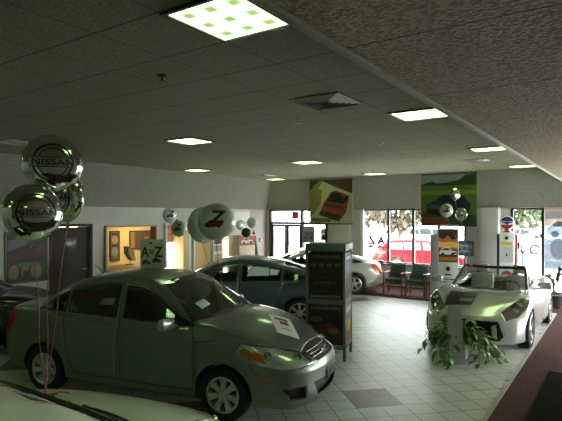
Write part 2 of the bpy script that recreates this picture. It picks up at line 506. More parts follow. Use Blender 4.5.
def build_car(nm, label, cat, loc, rz, c, P, group=None):
    bm, bvh = car_shell(c); g = c['G']; pm = P['paint']
    root = thing(nm, label, cat, loc, rz, group)
    gl = P.get('glass', M_GLASS); glw = P.get('glassw', M_GLASSC)
    # windscreen and rear window
    xt, xb = P['ws']
    pts = [gpt(g, xb, fy) for fy in (-1.08,-.75,-.4,0,.4,.75,1.08)] + [gpt(g, xt, fy) for fy in (1.0,.6,0,-.6,-1.0)]
    ws = take(bm, cut(bm, pts, (.55,0,.83)))
    o = obj('windscreen', ws, glw, root)
    xt, xb = P['rw']
    pts = [gpt(g, xb, fy) for fy in (1.04,.5,0,-.5,-1.04)] + [gpt(g, xt, fy) for fy in (-1.,-.5,0,.5,1.)]
    rw = take(bm, cut(bm, pts, (-.5,0,.86)))
    obj('rear_window', rw, gl, root)
    # side glass
    wins = [simplify(p) for p in greens(g, P['belt'], P['wins'])]
    doors = P.get('doors', [])
    wl = []
    for s in (1, -1):
        for k, p in enumerate(wins):
            pts = [V((x, s*.8, z)) for x, z in p]
            w = take(bm, cut(bm, pts, (0, s, 0), dmin=.3))
            wl.append((s, k, w))
            loop = pts + [pts[0]]
            wl[-1] += (loop,)
    dobj = {}
    for s in (1, -1):
        for k, dp in enumerate(doors):
            p = simplify(dp(g)); pts = [V((x, s*.8, z)) for x, z in p]
            d = take(bm, cut(bm, pts, (0, s, 0), dmin=.3))
            dobj[s, k] = solid(obj('door', d, [pm, M_LINE], root))
    for s, k, w, loop in wl:
        dk = P.get('windoor', {}).get(k)
        par = dobj.get((s, dk), root) if dk is not None else root
        obj('side_window', w, gl, par)
        trim = NB(); ribbon(trim, bvh, loop, (0, s, .25), P.get('trimw', .02), .0025)
        obj('window_seal', trim, P.get('trim', M_DARK), par)
    # handles
    for s in (1, -1):
        for k, (hx, hz) in enumerate(P.get('handles', [])):
            h, n = hit(bvh, (hx, s*.8, hz), (0, s, 0))
            if h is None: continue
            hb = NB(); tube(hb, [(h.x-.09, h.y-s*.004, h.z), (h.x-.07, h.y+s*.022, h.z+.002), (h.x+.07, h.y+s*.024, h.z+.004), (h.x+.09, h.y-s*.004, h.z+.004)], .011, 8)
            obj('handle', hb, P.get('handlem', pm), dobj.get((s, k), root))
    # seams
    def gap(pts, d, w, par=root):
        sb = NB(); ribbon(sb, bvh, pts, d, w, .0015)
        if len(sb.faces): obj('panel_gap', sb, M_DARK, par)
        else: sb.free()
    for pts, d in P.get('seams', []):
        gap(pts, d, .009)
        if any(abs(p[1]) > .001 for p in pts): gap(mir(pts), (d[0], -d[1], d[2]), .009)
    for s in (1, -1):
        for dp in doors:
            p = simplify(dp(g)); gap([V((x, s*.8, z)) for x, z in p]+[V((p[0][0], s*.8, p[0][1]))], (0, s, .1), .008)
    # lamps: recessed bowl, bulbs, clear lens
    for nmL, pts, d, mbowl, lens, amber in P.get('lamps', []):
        for s in (1, -1):
            q = pts if s > 0 else mir(pts); dd = (d[0], s*d[1], d[2])
            fs = cut(bm, q, dd)
            if not fs: print('lamp empty', nm, nmL); continue
            dv = V(dd).normalized()
            if lens:
                bowl = take(bm, fs, keep=True, off=-dv*.035)
                L = obj(nmL, take(bm, fs), lens, root)
                obj('reflector', bowl, mbowl, L)
                if amber:
                    am = amber if s > 0 else mir(amber)
                    ab = NB(); vs = []
                    for p in am:
                        h, n = hit(bvh, p, dd); h = h if h is not None else V(p)
                        vs.append(ab.verts.new(h-dv*.012))
                    ab.faces.new(vs); obj('indicator', ab, M_AMBER, L)
                cx = sum((V(p) for p in q), V())/len(q)
                for t in P.get('bulbs', []):
                    h, n = hit(bvh, V(q[t[0]]).lerp(V(q[t[1]]), .5).lerp(cx, .35), dd)
                    if h is None: continue
                    bb = NB(); R = V((0,0,1)).rotation_difference(dv).to_matrix().to_4x4()
                    lathe(bb, [(.052, -.028), (.05, -.006), (.043, -.006), (.036, -.03), (.012, -.034), (.012, -.012), (.004, -.01)], 20, 'Z', Matrix.Translation(h) @ R)
                    obj('bulb_ring', bb, M_CHROME, L)
            else:
                obj(nmL, take(bm, fs, noff=.004), mbowl, root)
    # openings
    for nmG, pts, d, m, depth, both in P.get('open', []):
        for s in ((1, -1) if both else (1,)):
            q = pts if s > 0 else mir(pts); dd = (d[0], s*d[1], d[2])
            fs = cut(bm, q, dd)
            if not fs: print('open empty', nm, nmG); continue
            edge = NB(); qq = [V(p) for p in q]+[V(q[0])]
            obj(nmG, take(bm, fs, off=-V(dd).normalized()*depth), m, root)
            if depth > .01:
                ribbon(edge, bvh, qq, dd, .018, .001); obj('opening_rim', edge, P.get('rimm', M_DARK), root)
    body = solid(obj('body', bm, [pm, M_LINE], root))
    for nmB, pts, d, m, w, th in P.get('bars', []):
        b = NB(); pv = [V(p) for p in pts]; dv = V(d).normalized(); path = []
        for a, e in zip(pv[:-1], pv[1:]):
            for i in range(6): path.append(a.lerp(e, i/6))
        path.append(pv[-1]); hh = []
        for p in path:
            h, n = hit(bvh, p, d)
            if h is not None: hh.append(h+dv*th)
        if len(hh) > 2: tube(b, hh, w, 6); obj(nmB, b, m, root)
        else: b.free()
    # mirrors
    if P.get('mirror'):
        mx, my, mz = P['mirror']
        for s in (1, -1):
            mb = NB(); box(mb, (0, s*.08, 0), (.10, .20, .135), bev=.035); box(mb, (.01, -s*.05, -.045), (.05, .12, .03), bev=.01)
            for v in mb.verts:
                if v.co.y*s > .1: v.co.x -= .03
                if v.co.x > .02: v.co.z *= .8
            m = obj('wing_mirror', mb, P.get('mirrorm', pm), root, loc=(mx, s*my, mz))
            fb = NB(); box(fb, (-.053, s*.085, .0), (.006, .16, .10), bev=.002); obj('mirror_glass', fb, M_CHROME, m)
    # cabin
    if P.get('cabin', True):
        ib = NB(); hw = c['hw']
        for y in (hw*.45, -hw*.45):
            ib = NB(); seat_bm(ib, -.02, y, .52, .5); obj('front_seat', ib, P.get('seatm', M_SEAT), root)
        ib = NB(); seat_bm(ib, -.92, 0, .54, hw*1.5, head=False)
        obj('rear_bench', ib, P.get('seatm', M_SEAT), root)
        ib = NB(); box(ib, (.78, 0, .83), (.42, hw*1.62, .26), bev=.07); box(ib, (0, 0, .30), (2.6, hw*1.7, .05)); box(ib, (.5, 0, .5), (.5, .26, .4), bev=.05)
        obj('dashboard', ib, M_LINE, root)
        ib = NB(); R = Matrix.Translation((.5, hw*.45, .92)) @ Matrix.Rotation(PI/2-.4, 4, 'Y')
        tube(ib, [R @ V((.18*math.cos(2*PI*i/24), .18*math.sin(2*PI*i/24), 0)) for i in range(25)], .014, 6)
        tube(ib, [R @ V((-.17,0,0)), R @ V((.17,0,0))], .016, 6); tube(ib, [R @ V((0,0,0)), V((.75, hw*.45, .82))], .025, 6)
        obj('steering_wheel', ib, M_BLACK, root)
    # wheels
    tr = c.get('track', c['hw']-.11)
    for xa in (c['wb']/2, -c['wb']/2):
        for s in (1, -1):
            wheel(root, (xa, s*tr, c['rw']), s, c['rw'], P.get('rim', .2), .2, P.get('spokes', 6), (M_TIRE, P.get('rimmat', M_RIM), M_DARK), P.get('twin', False), P.get('sw', .06))
    # wheel wells
    return root, bvh

def door_poly(f0, f1, r0, r1, sill, pad=.03, arch=None, xcap=None):
    """door outline: front edge x f0 (low)/f1 (high), rear edge r0/r1"""
    def fn(g):
        te = top_edge(g); xs = [r1-.3+(f0+.4-r1+.3)*i/50 for i in range(51)]
        reg = [(x, max(te(x)+pad, .99)) for x in reversed(xs)] + [(xs[0], sill), (xs[-1], sill)]
        p = clip(reg, (f0, .3), (f1, 1.0)) if f1 == f0 else clip(clip(reg, (f0, .3), (f0, 1.0)), (f0, .9), (f1, 1.5))
        p = clip(clip(p, (r0, 1.), (r0, .3)), (r1, 1.5), (r0, .95)) if r1 != r0 else clip(p, (r0, 1.), (r0, .3))
        if arch: p = clip(p, (arch[1][0], arch[1][1]), (arch[0][0], arch[0][1]))
        return p
    return fn
# ------------------------------------------------------------------ the grey-green sedan in front
def family(kx, ky, kz, pm, hatch=False, detail=True, rake=0., **over):
    """shell and fittings of a family car, stretched to its length, width and height"""
    nose = over.pop('nose', 1.); low = over.pop('low', 0.)
    fx = lambda x: (x if x < 1.3 else 1.3+(x-1.3)*nose)*kx        # longer or shorter snout
    fz = lambda x, z: (z-low*max(0, min(1, (x-1.3)/.7)))*kz       # lower snout
    def TW(*p): return tab(*[(fx(x), v*ky) for x, v in p])
    def TZ(*p): return tab(*[(fx(x), fz(x, v) if v > .5 else v*kz) for x, v in p])
    def R(*p): return tab(*[(z*kz, v) for z, v in p])
    c = dict(hw=.8475*ky, wb=2.6*kx, xF=fx(2.17), xR=-2.28*kx, rw=.312, ra=.365, planF=.34, planR=.26, n=70 if detail else 40, ng=56 if detail else 36)
    c['W'] = TW((-2.28,.72),(-2.1,.79),(-1.7,.835),(-1.2,.8475),(1.2,.8475),(1.7,.835),(2.0,.80),(2.17,.74))
    if hatch:
        c['ZT'] = TZ((-2.28,.90),(-2.2,.96),(-1.6,1.0),(0,.99),(.8,1.03),(1.0,1.05),(1.3,1.02),(1.7,.95),(1.95,.86),(2.1,.77),(2.17,.70))
    else:
        c['ZT'] = TZ((-2.28,.98),(-2.15,1.06),(-1.6,1.10),(-1.2,1.04),(0,1.0),(.8,1.04),(1.0,1.06),(1.3,1.025),(1.7,.935),(1.95,.84),(2.1,.75),(2.17,.69))
    c['ZB'] = TZ((-2.28,.34),(-2.,.25),(-1.2,.19),(1.5,.18),(2.17,.19))
    c['rakeF'] = R((.1,.12),(.2,.05),(.35,.0),(.55,.0),(.63,.03),(.72,.08),(.85,.20),(1.,.3))
    c['rakeR'] = R((.2,.10),(.35,.02),(.6,0),(.8,.04),(1.1,.12))
    if hatch:
        ZR = TZ((-2.08,1.06),(-1.98,1.20),(-1.80,1.40),(-1.5,1.50),(-.6,1.532),(.1,1.505),(.35,1.435),(.7,1.26),(1.0,1.10),(1.16,1.0))
        WB = TW((-2.08,.70),(-1.7,.79),(-.3,.80),(.5,.80),(1.16,.76)); x0 = -2.08*kx
    else:
        ZR = TZ((-1.76,1.04),(-1.5,1.20),(-1.15,1.39),(-.75,1.49),(-.3,1.532),(.1,1.515),(.38,1.452),(.72,1.27),(1.0,1.10),(1.16,1.0))
        if rake:
            ZR = TZ((-2.0,1.08),(-1.7,1.19),(-1.3,1.34),(-.8,1.475),(-.2,1.532),(.2,1.49),(.45,1.40),(.8,1.225),(1.05,1.09),(1.2,1.0))
        WB = TW((-1.76,.68),(-1.2,.775),(-.3,.80),(.5,.80),(1.16,.76)); x0 = (-2.0 if rake else -1.76)*kx
    c['G'] = dict(x0=x0, x1=(1.2 if rake else 1.16)*kx, zb=.98*kz, tum=.36, xm=-.2*kx, cF=.20, cR=.12 if hatch else .16, ZR=ZR, WB=WB)
    q = lambda pts: [(fx(x), y*ky, fz(x, z) if z > .6 else z*kz) for x, y, z in pts]
    dp = lambda f0, f1, r0, r1, s, **k: door_poly(f0*kx, f1*kx, r0*kx, r1*kx, s*kz, arch=[(x*kx, z*kz) for x, z in k['arch']] if 'arch' in k else None)
    w = lambda *l: [tuple(None if a is None else a*kx for a in e) for e in l]
    P = dict(paint=pm, ws=(.33*kx,1.06*kx), rw=(-1.80*kx,-1.97*kx) if hatch else ((-1.05*kx,-1.78*kx) if rake else (-1.08*kx,-1.62*kx)),
        belt=(lambda x: (1.03-.0225*(x/kx+.3))*kz),
        wins=[w((-.06,-.10),(None,None)), w((-.92,-.98),(-.17,-.20)), w((-1.75,-1.62) if hatch else (None,None),(-.97,-1.03))],
        windoor={0:0, 1:1}, doors=[dp(.93,.75,-.11,-.14,.30), dp(-.13,-.16,-.99,-1.12,.30,arch=((-.80,.30),(-1.02,.74)))],
        handles=[(.04*kx,.86*kz),(-.88*kx,.89*kz)], mirror=(.66*kx,.86*ky,1.03*kz), rim=.205, spokes=7, sw=.075,
        lamps=[('headlamp', q([(2.05,.33,.645),(1.98,.50,.615),(1.85,.70,.62),(1.68,.80,.66),(1.45,.84,.79),(1.48,.80,.875),(1.66,.72,.865),(1.83,.55,.83),(1.98,.40,.775)]), (.72,.62,.30), M_REFL, M_LENS,
                  q([(1.74,.78,.69),(1.60,.83,.73),(1.48,.84,.80),(1.52,.81,.835),(1.66,.75,.78)])),
               ('tail_lamp', q([(-2.2,.5,.98),(-2.0,.72,1.02),(-1.82,.8,1.0),(-1.86,.82,.88),(-2.0,.8,.70),(-2.15,.64,.68),(-2.2,.55,.75)]), (-.75,.66,.1), over.pop('tail', M_RED), None, None)],
        bulbs=[(0,8),(3,6)] if detail else [],
        open=[('grille', q([(2.1,-.30,.665),(2.1,.30,.665),(2.0,.39,.765),(2.0,.20,.80),(2.0,0,.81),(2.0,-.20,.80),(2.0,-.39,.765)]), (1,0,.15), M_DARK, .03, False),
              ('lower_grille', q([(2.1,-.33,.28),(2.1,.33,.28),(2.1,.42,.43),(2.1,-.42,.43)]), (1,0,0), M_DARK, .05, False)],
        seams=[(q([(1.02,.70,1.2),(1.3,.70,1.2),(1.6,.66,1.2),(1.85,.55,1.2),(1.97,.40,1.2)]), (0,0,1)),
               (q([(1.2,.86,.93),(1.2,.86,.88),(.95,.86,.84)]), (0,1,0))])
    if detail:
        P['lamps'].append(('side_marker', q([(1.83,.84,.505),(1.71,.84,.515),(1.71,.84,.54),(1.83,.84,.53)]), (.35,.93,0), M_AMBER, None, None))
        P['open'].append(('fog_recess', q([(2.0,.50,.29),(1.9,.66,.31),(1.85,.72,.42),(2.0,.50,.42)]), (.85,.5,0), M_DARK, .04, True))
        P['bars'] = [('grille_bar', q([(2,-.31,z),(2,-.08,z),(2,.08,z),(2,.31,z)]), (1,0,.15), M_CHROME, .007, -.012) for z in (.69,.72,.75)] + \
            [('grille_frame', q([(2,-.40,.775),(2,-.2,.81),(2,0,.82),(2,.2,.81),(2,.40,.775)]), (1,0,.2), M_CHROME, .010, .002)]
        P['seams'].append((q([(1.60,.85,.68),(1.62,.85,.60),(1.69,.85,.55)]), (0,1,0)))
    P.update(over)
    return c, P
c, P = family(1.035, 1.02, 1.05, paint('grey green car paint', (.19,.215,.18), .55, .34), nose=1.14, low=.03, mirrorm=mat('grey mirror shell',(.42,.45,.44),.3,.4,.5))
V1, V1b = build_car('grey_sedan', 'grey green four door sedan in front with balloons tied above its windscreen', 'car', (-5.25,4.88,0), math.radians(12.4), c, P)

def emblem(bvh, d, y, z, r, parent, m=M_CHROME):
    h, n = hit(bvh, (0, y, z), d); R = V((0,0,1)).rotation_difference(V(d).normalized()).to_matrix().to_4x4()
    b = NB(); Mx = Matrix.Translation(h+V(d).normalized()*.008) @ R
    lathe(b, [(r, -.004), (r, .004), (r*.8, .006), (r*.72, .004), (r*.72, -.004)], 28, 'Z', Mx, closed=True)
    box(b, h+V(d).normalized()*.012, (.006, r*2.3, r*.42), bev=.002)
    obj('emblem', b, m, parent)
emblem(V1b, (1,0,0), 0, .725, .06, V1)
# number plate bracket, aerial, windscreen stickers, wipers
b = NB(); h, n = hit(V1b, (0,0,.50), (1,0,0)); box(b, h+V((.008,0,-.02)), (.012,.31,.11), bev=.004); obj('plate_bracket', b, M_BLACK, V1)
b = NB(); tube(b, [(-1.0,0,1.44),(-1.02,0,1.46)], .022, 10); tube(b, [(-1.02,0,1.455),(-1.24,0,1.63)], [.006,.003], 6); obj('aerial', b, M_BLACK, V1)
def wipers(bvh, root, x, w, m=M_BLACK):
    for y0, y1 in ((.52,.02),(-.02,-.52)):
        path = []; b = NB()
        for i in range(8):
            t = i/7; p = V((x-.03-.10*math.sin(t*PI/2), y0+(y1-y0)*t, 1.))
            hh, nn = hit(bvh, p, (.5,0,.86))
            if hh is not None: path.append(hh+nn*.012)
        if len(path) > 2: tube(b, path, .009, 6); obj('wiper', b, m, root)
wipers(V1b, V1, 1.06, .5)
b = decal(V1b, (.5,0,.86), [([(.86,-.50,1.16),(.84,-.30,1.16),(.74,-.30,1.22),(.75,-.5,1.22)],0)], .004); obj('windscreen_sticker', b, mat('pale green paper',(.45,.65,.55),.6), V1)
b = decal(V1b, (0,-1,.2), [([(-.50,-.8,1.22),(-.28,-.8,1.23),(-.26,-.8,1.32),(-.44,-.8,1.30)],0)], .003); obj('window_sticker', b, mat('grey green paper',(.16,.2,.17),.6), V1)

# ------------------------------------------------------------------ the other family cars
def strip_door(P):
    P['doors'] = []; P['windoor'] = {}; P['handles'] = []
c, P = family(1.075, 1.05, .955, paint('slate blue car paint', (.085,.125,.15), .55, .3), rake=1, glass=glass('lightly tinted glass', (.5,.55,.53), .08), spokes=7, sw=.05, rim=.225)
V2, V2b = build_car('blue_sedan', 'slate blue sedan behind the grey green one, white sheet in its rear door window', 'car', (-7.2,8.81,0), math.radians(214.15), c, P)
b = decal(V2b, (0,1,.2), [([(-.30,.8,1.09),(-.76,.8,1.10),(-.76,.8,1.30),(-.38,.8,1.29)],0),([(-.78,.8,1.11),(-.95,.8,1.12),(-.95,.8,1.22),(-.78,.8,1.24)],0)], .004)
obj('window_sticker', b, mat('pale green sheet',(.66,.80,.70),.6), V2)
c, P = family(1.0, 1.06, .90, paint('champagne silver car paint', (.62,.63,.56), .35, .3), rake=1, tail=M_TAILO, glass=glass('clear car glass', (.75,.8,.76), .06), spokes=5, twin=True)
V3, V3b = build_car('silver_coupe', 'silver car behind the tall display kiosk with orange tail lamp by the green chairs', 'car', (-8.17,13.65,0), math.radians(214.15), c, P)
c, P = family(1.03, 1.03, 1.05, paint('white car paint', (.78,.83,.70), .05, .3))
V4, V4b = build_car('white_sedan', 'white car cut off by the bottom left edge, only bonnet, wipers and windscreen in view', 'car', (-2.72,0.87,0), math.radians(100), c, P)
wipers(V4b, V4, 1.09, .5)
c, P = family(1.0, 1.0, .97, paint('dark grey car paint', (.05,.06,.06), .5, .25))
V5, V5b = build_car('dark_sedan', 'dark grey car at the left edge behind the tail of the grey green sedan', 'car', (-9.75,3.95,0), math.radians(55), c, P)
wipers(V5b, V5, 1.06, .5)

# ------------------------------------------------------------------ the silver roadster
c = dict(hw=.9225, wb=2.55, xF=2.08, xR=-2.13, rw=.335, ra=.375, planF=.42, planR=.34, n=80)
c['W'] = tab((-2.13,.76),(-1.9,.86),(-1.5,.915),(-1.2,.9225),(-.6,.895),(.4,.885),(1.0,.90),(1.3,.9125),(1.7,.89),(1.95,.83),(2.08,.75))
c['ZT'] = tab((-2.13,.78),(-2.0,.89),(-1.6,.99),(-1.1,1.0),(-.8,.95),(0,.90),(.6,.93),(.8,.95),(1.2,.915),(1.6,.82),(1.9,.70),(2.08,.60))
c['ZB'] = tab((-2.13,.36),(-1.9,.22),(-1.2,.15),(1.5,.14),(2.08,.15))
c['rakeF'] = tab((.1,.06),(.2,.0),(.4,.03),(.55,.08),(.7,.2),(.9,.32))
c['rakeR'] = tab((.15,.15),(.35,.04),(.6,0),(.8,.03),(1.,.12))
c['SEC'] = SECS[:11] + smooth_pts([(.8,0),(.9,.015),(.955,.06),(.975,.13),(.985,.25),(.994,.38),(1,.52),(1,.64),(.992,.75),(.975,.85),(.945,.93),(.895,.985),(.82,1.01),(.70,1.0),(.5,.975),(.25,.965),(0,.965)], 2)
ZP = paint('bright silver car paint', (.72,.74,.71), .5, .25)
bm, Zb = car_shell(c)
Z = thing('silver_roadster', 'silver open top two seater sports car parked on the tiles beside the red carpet', 'car', (-2.2,11.17,0), math.radians(-90.7))
cock = [(.66,-.60,1),(.66,.60,1),(.50,.68,1),(-.70,.68,1),(-.98,.55,1),(-.98,-.55,1),(-.70,-.68,1),(.50,-.68,1)]
bmesh.ops.delete(bm, geom=cut(bm, cock, (0,0,1)), context='FACES')
rimb = NB(); ribbon(rimb, Zb, cock+[cock[0]], (0,0,1), .06, .004); obj('cockpit_rim', rimb, M_BLACK, Z)
lamp = [(1.90,.60,.58),(1.74,.76,.64),(1.52,.85,.74),(1.26,.87,.86),(1.36,.74,.88),(1.58,.62,.81),(1.78,.50,.70)]
for s in (1, -1):
    q = lamp if s > 0 else mir(lamp); dd = (.55, s*.35, .75); dv = V(dd).normalized(); fs = cut(bm, q, dd)
    bowl = take(bm, fs, keep=True, off=-dv*.035); L = obj('headlamp', take(bm, fs), M_LENS, Z); obj('reflector', bowl, mat('smoked reflector',(.22,.23,.23),.2,.7,scale=25,var=.6), L)
    for p in ((1.62,.70,.72),(1.48,.73,.79)):
        h, n = hit(Zb, (p[0], s*p[1], p[2]), dd)
        if h is None: continue
        bb = NB(); R = V((0,0,1)).rotation_difference(dv).to_matrix().to_4x4()
        lathe(bb, [(.055,-.03),(.052,-.01),(.045,-.01),(.036,-.03),(.012,-.034),(.012,-.014),(.004,-.012)], 20, 'Z', Matrix.Translation(h) @ R); obj('bulb_ring', bb, M_CHROME, L)
    q = [(-2.1,.55,.80),(-1.9,.80,.86),(-1.7,.88,.84),(-1.78,.88,.76),(-1.95,.82,.70),(-2.1,.6,.72)]
    q = q if s > 0 else mir(q); obj('tail_lamp', take(bm, cut(bm, q, (-.75,s*.65,.1)), noff=.004), M_RED, Z)
mouth = [(2,-.50,.22),(2,.50,.22),(2,.55,.29),(2,.46,.52),(2,-.46,.52),(2,-.55,.29)]
obj('grille', take(bm, cut(bm, mouth, (1,0,0)), off=V((-.09,0,0))), M_DARK, Z)
rimb = NB(); ribbon(rimb, Zb, mouth+[mouth[0]], (1,0,0), .02, .001); obj('grille_rim', rimb, M_DARK, Z)
for s in (1, -1):
    fb = NB(); h, n = hit(Zb, (2,s*.40,.36), (1,0,0))
    vs = [V((h.x-.02,s*.47,.25)),V((h.x-.01,s*.40,.26)),V((h.x-.03,s*.37,.45)),V((h.x-.05,s*.44,.48))]
    poly(fb, vs, 0, .03, (1,0,0)); obj('grille_fang', fb, ZP, Z)
    q = [(.93,.9,.26),(.93,.9,.84),(.86,.9,.90),(-.42,.9,.94),(-.52,.9,.80),(-.50,.9,.42),(-.40,.9,.26)]
    pts = [V((x, s*y, z)) for x, y, z in q]
    D = solid(obj('door', take(bm, cut(bm, pts, (0,s,0), dmin=.5)), [ZP, M_LINE], Z))
    sb = NB(); ribbon(sb, Zb, pts+[pts[0]], (0,s,.1), .008, .0015); obj('panel_gap', sb, M_DARK, D)
    h, n = hit(Zb, (-.32,s*.9,.74), (0,s,0)); hb = NB(); tube(hb, [(h.x,h.y-s*.004,h.z-.07),(h.x-.005,h.y+s*.02,h.z-.05),(h.x-.01,h.y+s*.02,h.z+.05),(h.x-.012,h.y-s*.004,h.z+.07)], .013, 8); obj('handle', hb, ZP, D)
    sb = NB(); ribbon(sb, Zb, [(.80,s*.60,1.2),(1.3,s*.62,1.2),(1.6,s*.50,1.2),(1.85,s*.36,1.2)], (0,0,1), .008, .0015); obj('panel_gap', sb, M_DARK, Z)
    mb = NB(); box(mb, (0,s*.09,.0), (.11,.22,.14), bev=.045); box(mb, (.01,-s*.06,-.06), (.04,.16,.03), bev=.01); m = obj('wing_mirror', mb, ZP, Z, loc=(.50,s*.93,1.03))
    fb = NB(); box(fb, (-.058,s*.09,0), (.006,.17,.10), bev=.002); obj('mirror_glass', fb, M_CHROME, m)
    ib = NB(); seat_bm(ib, -.28, s*.37, .46, .5, wedge=.25); obj('seat', ib, M_SEATL, Z)
    for i in range(2):
        wheel(Z, ((1.275,-1.275)[i], s*.785, 0), s, .335, .25, .24, 5, (M_TIRE, M_RIM, M_DARK), True, .085).location.z = .335
solid(obj('body', bm, [ZP, M_LINE], Z))
def wpt(y, t):   # windscreen surface: t 0 at the scuttle, 1 at the header
    return V((.78-.66*t-.22*(y/.7)**2*(1-.4*t), y*(1-.17*t), .925+.36*t-.03*(y/.7)**2*(1-t)))
g = NB(); N = 12; rows = [[g.verts.new(wpt(-.70+1.4*j/N, i/4)) for j in range(N+1)] for i in range(5)]
for p, q in zip(rows[:-1], rows[1:]):
    for j in range(N): g.faces.new((p[j],p[j+1],q[j+1],q[j]))
W_ = obj('windscreen', g, glass('clear windscreen', (.72,.78,.74), .08), Z)
fb = NB(); tube(fb, [wpt(-.71, i/6) for i in range(7)]+[wpt(-.70+1.4*j/10, 1.02) for j in range(11)]+[wpt(.71, 1-i/6) for i in range(7)], .03, 8); obj('windscreen_frame', fb, M_BLACK, Z)
ib = NB(); box(ib, (.55,0,.80), (.34,1.3,.2), bev=.06); box(ib, (-.1,0,.25), (1.9,1.5,.05)); box(ib, (.1,0,.5), (.9,.24,.42), bev=.05); obj('dashboard', ib, M_LINE, Z)
ib = NB(); R = Matrix.Translation((.30,.37,.88)) @ Matrix.Rotation(PI/2-.35, 4, 'Y')
tube(ib, [R @ V((.18*math.cos(2*PI*i/24), .18*math.sin(2*PI*i/24), 0)) for i in range(25)], .015, 6); tube(ib, [R @ V((-.17,0,0)), R @ V((.17,0,0))], .016, 6); tube(ib, [R @ V((0,0,0)), V((.5,.37,.82))], .025, 6)
obj('steering_wheel', ib, M_BLACK, Z)
ib = NB(); box(ib, (-.86,0,.93), (.30,1.16,.12), bev=.05); obj('folded_hood', ib, M_BLACK, Z)
for y in (.37,-.37):
    ib = NB(); tube(ib, [(-.72,y-.17,.9),(-.75,y-.15,1.08),(-.76,y,1.13),(-.75,y+.15,1.08),(-.72,y+.17,.9)], .025, 8); obj('roll_hoop', ib, M_BLACK, Z)
emblem(Zb, (.8,0,.6), 0, .60, .05, Z)
wipers(Zb, Z, .86, .5)
ib = decal(Zb, (0,0,1), [([(1.05,-.62,1),(1.05,.0,1),(.95,.0,1),(.95,-.62,1)],0)], .003); ib.free()
# ------------------------------------------------------------------ room materials
def nodes(name, rough=.5):
    m = bpy.data.materials.new(name); m.use_nodes = True; b = principled(m); b.inputs['Roughness'].default_value = rough
    MATS[name] = m
    return m, m.node_tree, b
def N(nt, t, **k):
    n = nt.nodes.new(t)
    for a, v in k.items(): setattr(n, a, v)
    return n
def mth(nt, op, a, b=None, c=None):
    n = nt.nodes.new('ShaderNodeMath'); n.operation = op
    for i, x in enumerate((a, b, c)):
        if x is None: continue
        if isinstance(x, (int, float)): n.inputs[i].default_value = x
        else: nt.links.new(x, n.inputs[i])
    return n.outputs[0]
def mixc(nt, f, a, b):
    n = nt.nodes.new('ShaderNodeMix'); n.data_type = 'RGBA'
    for i, x in ((0, f), (6, a), (7, b)):
        if isinstance(x, tuple): n.inputs[i].default_value = (*x, 1)
        elif isinstance(x, (int, float)): n.inputs[i].default_value = x
        else: nt.links.new(x, n.inputs[i])
    return n.outputs[2]
def wpos(nt):
    g = N(nt, 'ShaderNodeNewGeometry'); s = N(nt, 'ShaderNodeSeparateXYZ'); nt.links.new(g.outputs['Position'], s.inputs[0])
    return s.outputs, g
def floor_mat():
    m, nt, b = nodes('floor tile', .25); o, g = wpos(nt); T = .305
    u = mth(nt, 'MULTIPLY', mth(nt, 'ADD', o[0], o[1]), .70711/T); v = mth(nt, 'MULTIPLY', mth(nt, 'SUBTRACT', o[1], o[0]), .70711/T)
    u = mth(nt, 'ADD', u, 100.25); v = mth(nt, 'ADD', v, 100.85)
    gr = mth(nt, 'MAXIMUM', mth(nt, 'LESS_THAN', mth(nt, 'FRACT', u), .035), mth(nt, 'LESS_THAN', mth(nt, 'FRACT', v), .035))
    fu, fv = mth(nt, 'FLOOR', u), mth(nt, 'FLOOR', v)
    au = mth(nt, 'LESS_THAN', mth(nt, 'ABSOLUTE', mth(nt, 'SUBTRACT', mth(nt, 'MODULO', fu, 8.), 3.+.5)), .6)   # two of eight
    av = mth(nt, 'LESS_THAN', mth(nt, 'ABSOLUTE', mth(nt, 'SUBTRACT', mth(nt, 'MODULO', fv, 8.), 0.+.5)), .6)
    acc = mth(nt, 'MULTIPLY', au, av)
    cmb = N(nt, 'ShaderNodeCombineXYZ'); nt.links.new(fu, cmb.inputs[0]); nt.links.new(fv, cmb.inputs[1])
    wn = N(nt, 'ShaderNodeTexWhiteNoise'); nt.links.new(cmb.outputs[0], wn.inputs['Vector'])
    nz = N(nt, 'ShaderNodeTexNoise'); nz.inputs['Scale'].default_value = 9; nz.inputs['Detail'].default_value = 4; nt.links.new(g.outputs['Position'], nz.inputs['Vector'])
    base = mixc(nt, wn.outputs['Value'], (.60,.63,.57), (.68,.70,.64))
    base = mixc(nt, mth(nt, 'MULTIPLY', nz.outputs['Fac'], .35), base, (.54,.56,.50))
    ac = mixc(nt, wn.outputs['Value'], (.13,.09,.085), (.22,.185,.165))
    col = mixc(nt, acc, base, ac); col = mixc(nt, gr, col, (.15,.15,.13))
    nt.links.new(col, b.inputs['Base Color'])
    nt.links.new(mth(nt, 'MULTIPLY_ADD', nz.outputs['Fac'], .2, .30), b.inputs['Roughness'])
    bp = N(nt, 'ShaderNodeBump'); bp.inputs['Strength'].default_value = .25; bp.inputs['Distance'].default_value = .002; bp.invert = True
    nt.links.new(gr, bp.inputs['Height']); nt.links.new(bp.outputs[0], b.inputs['Normal'])
    return m
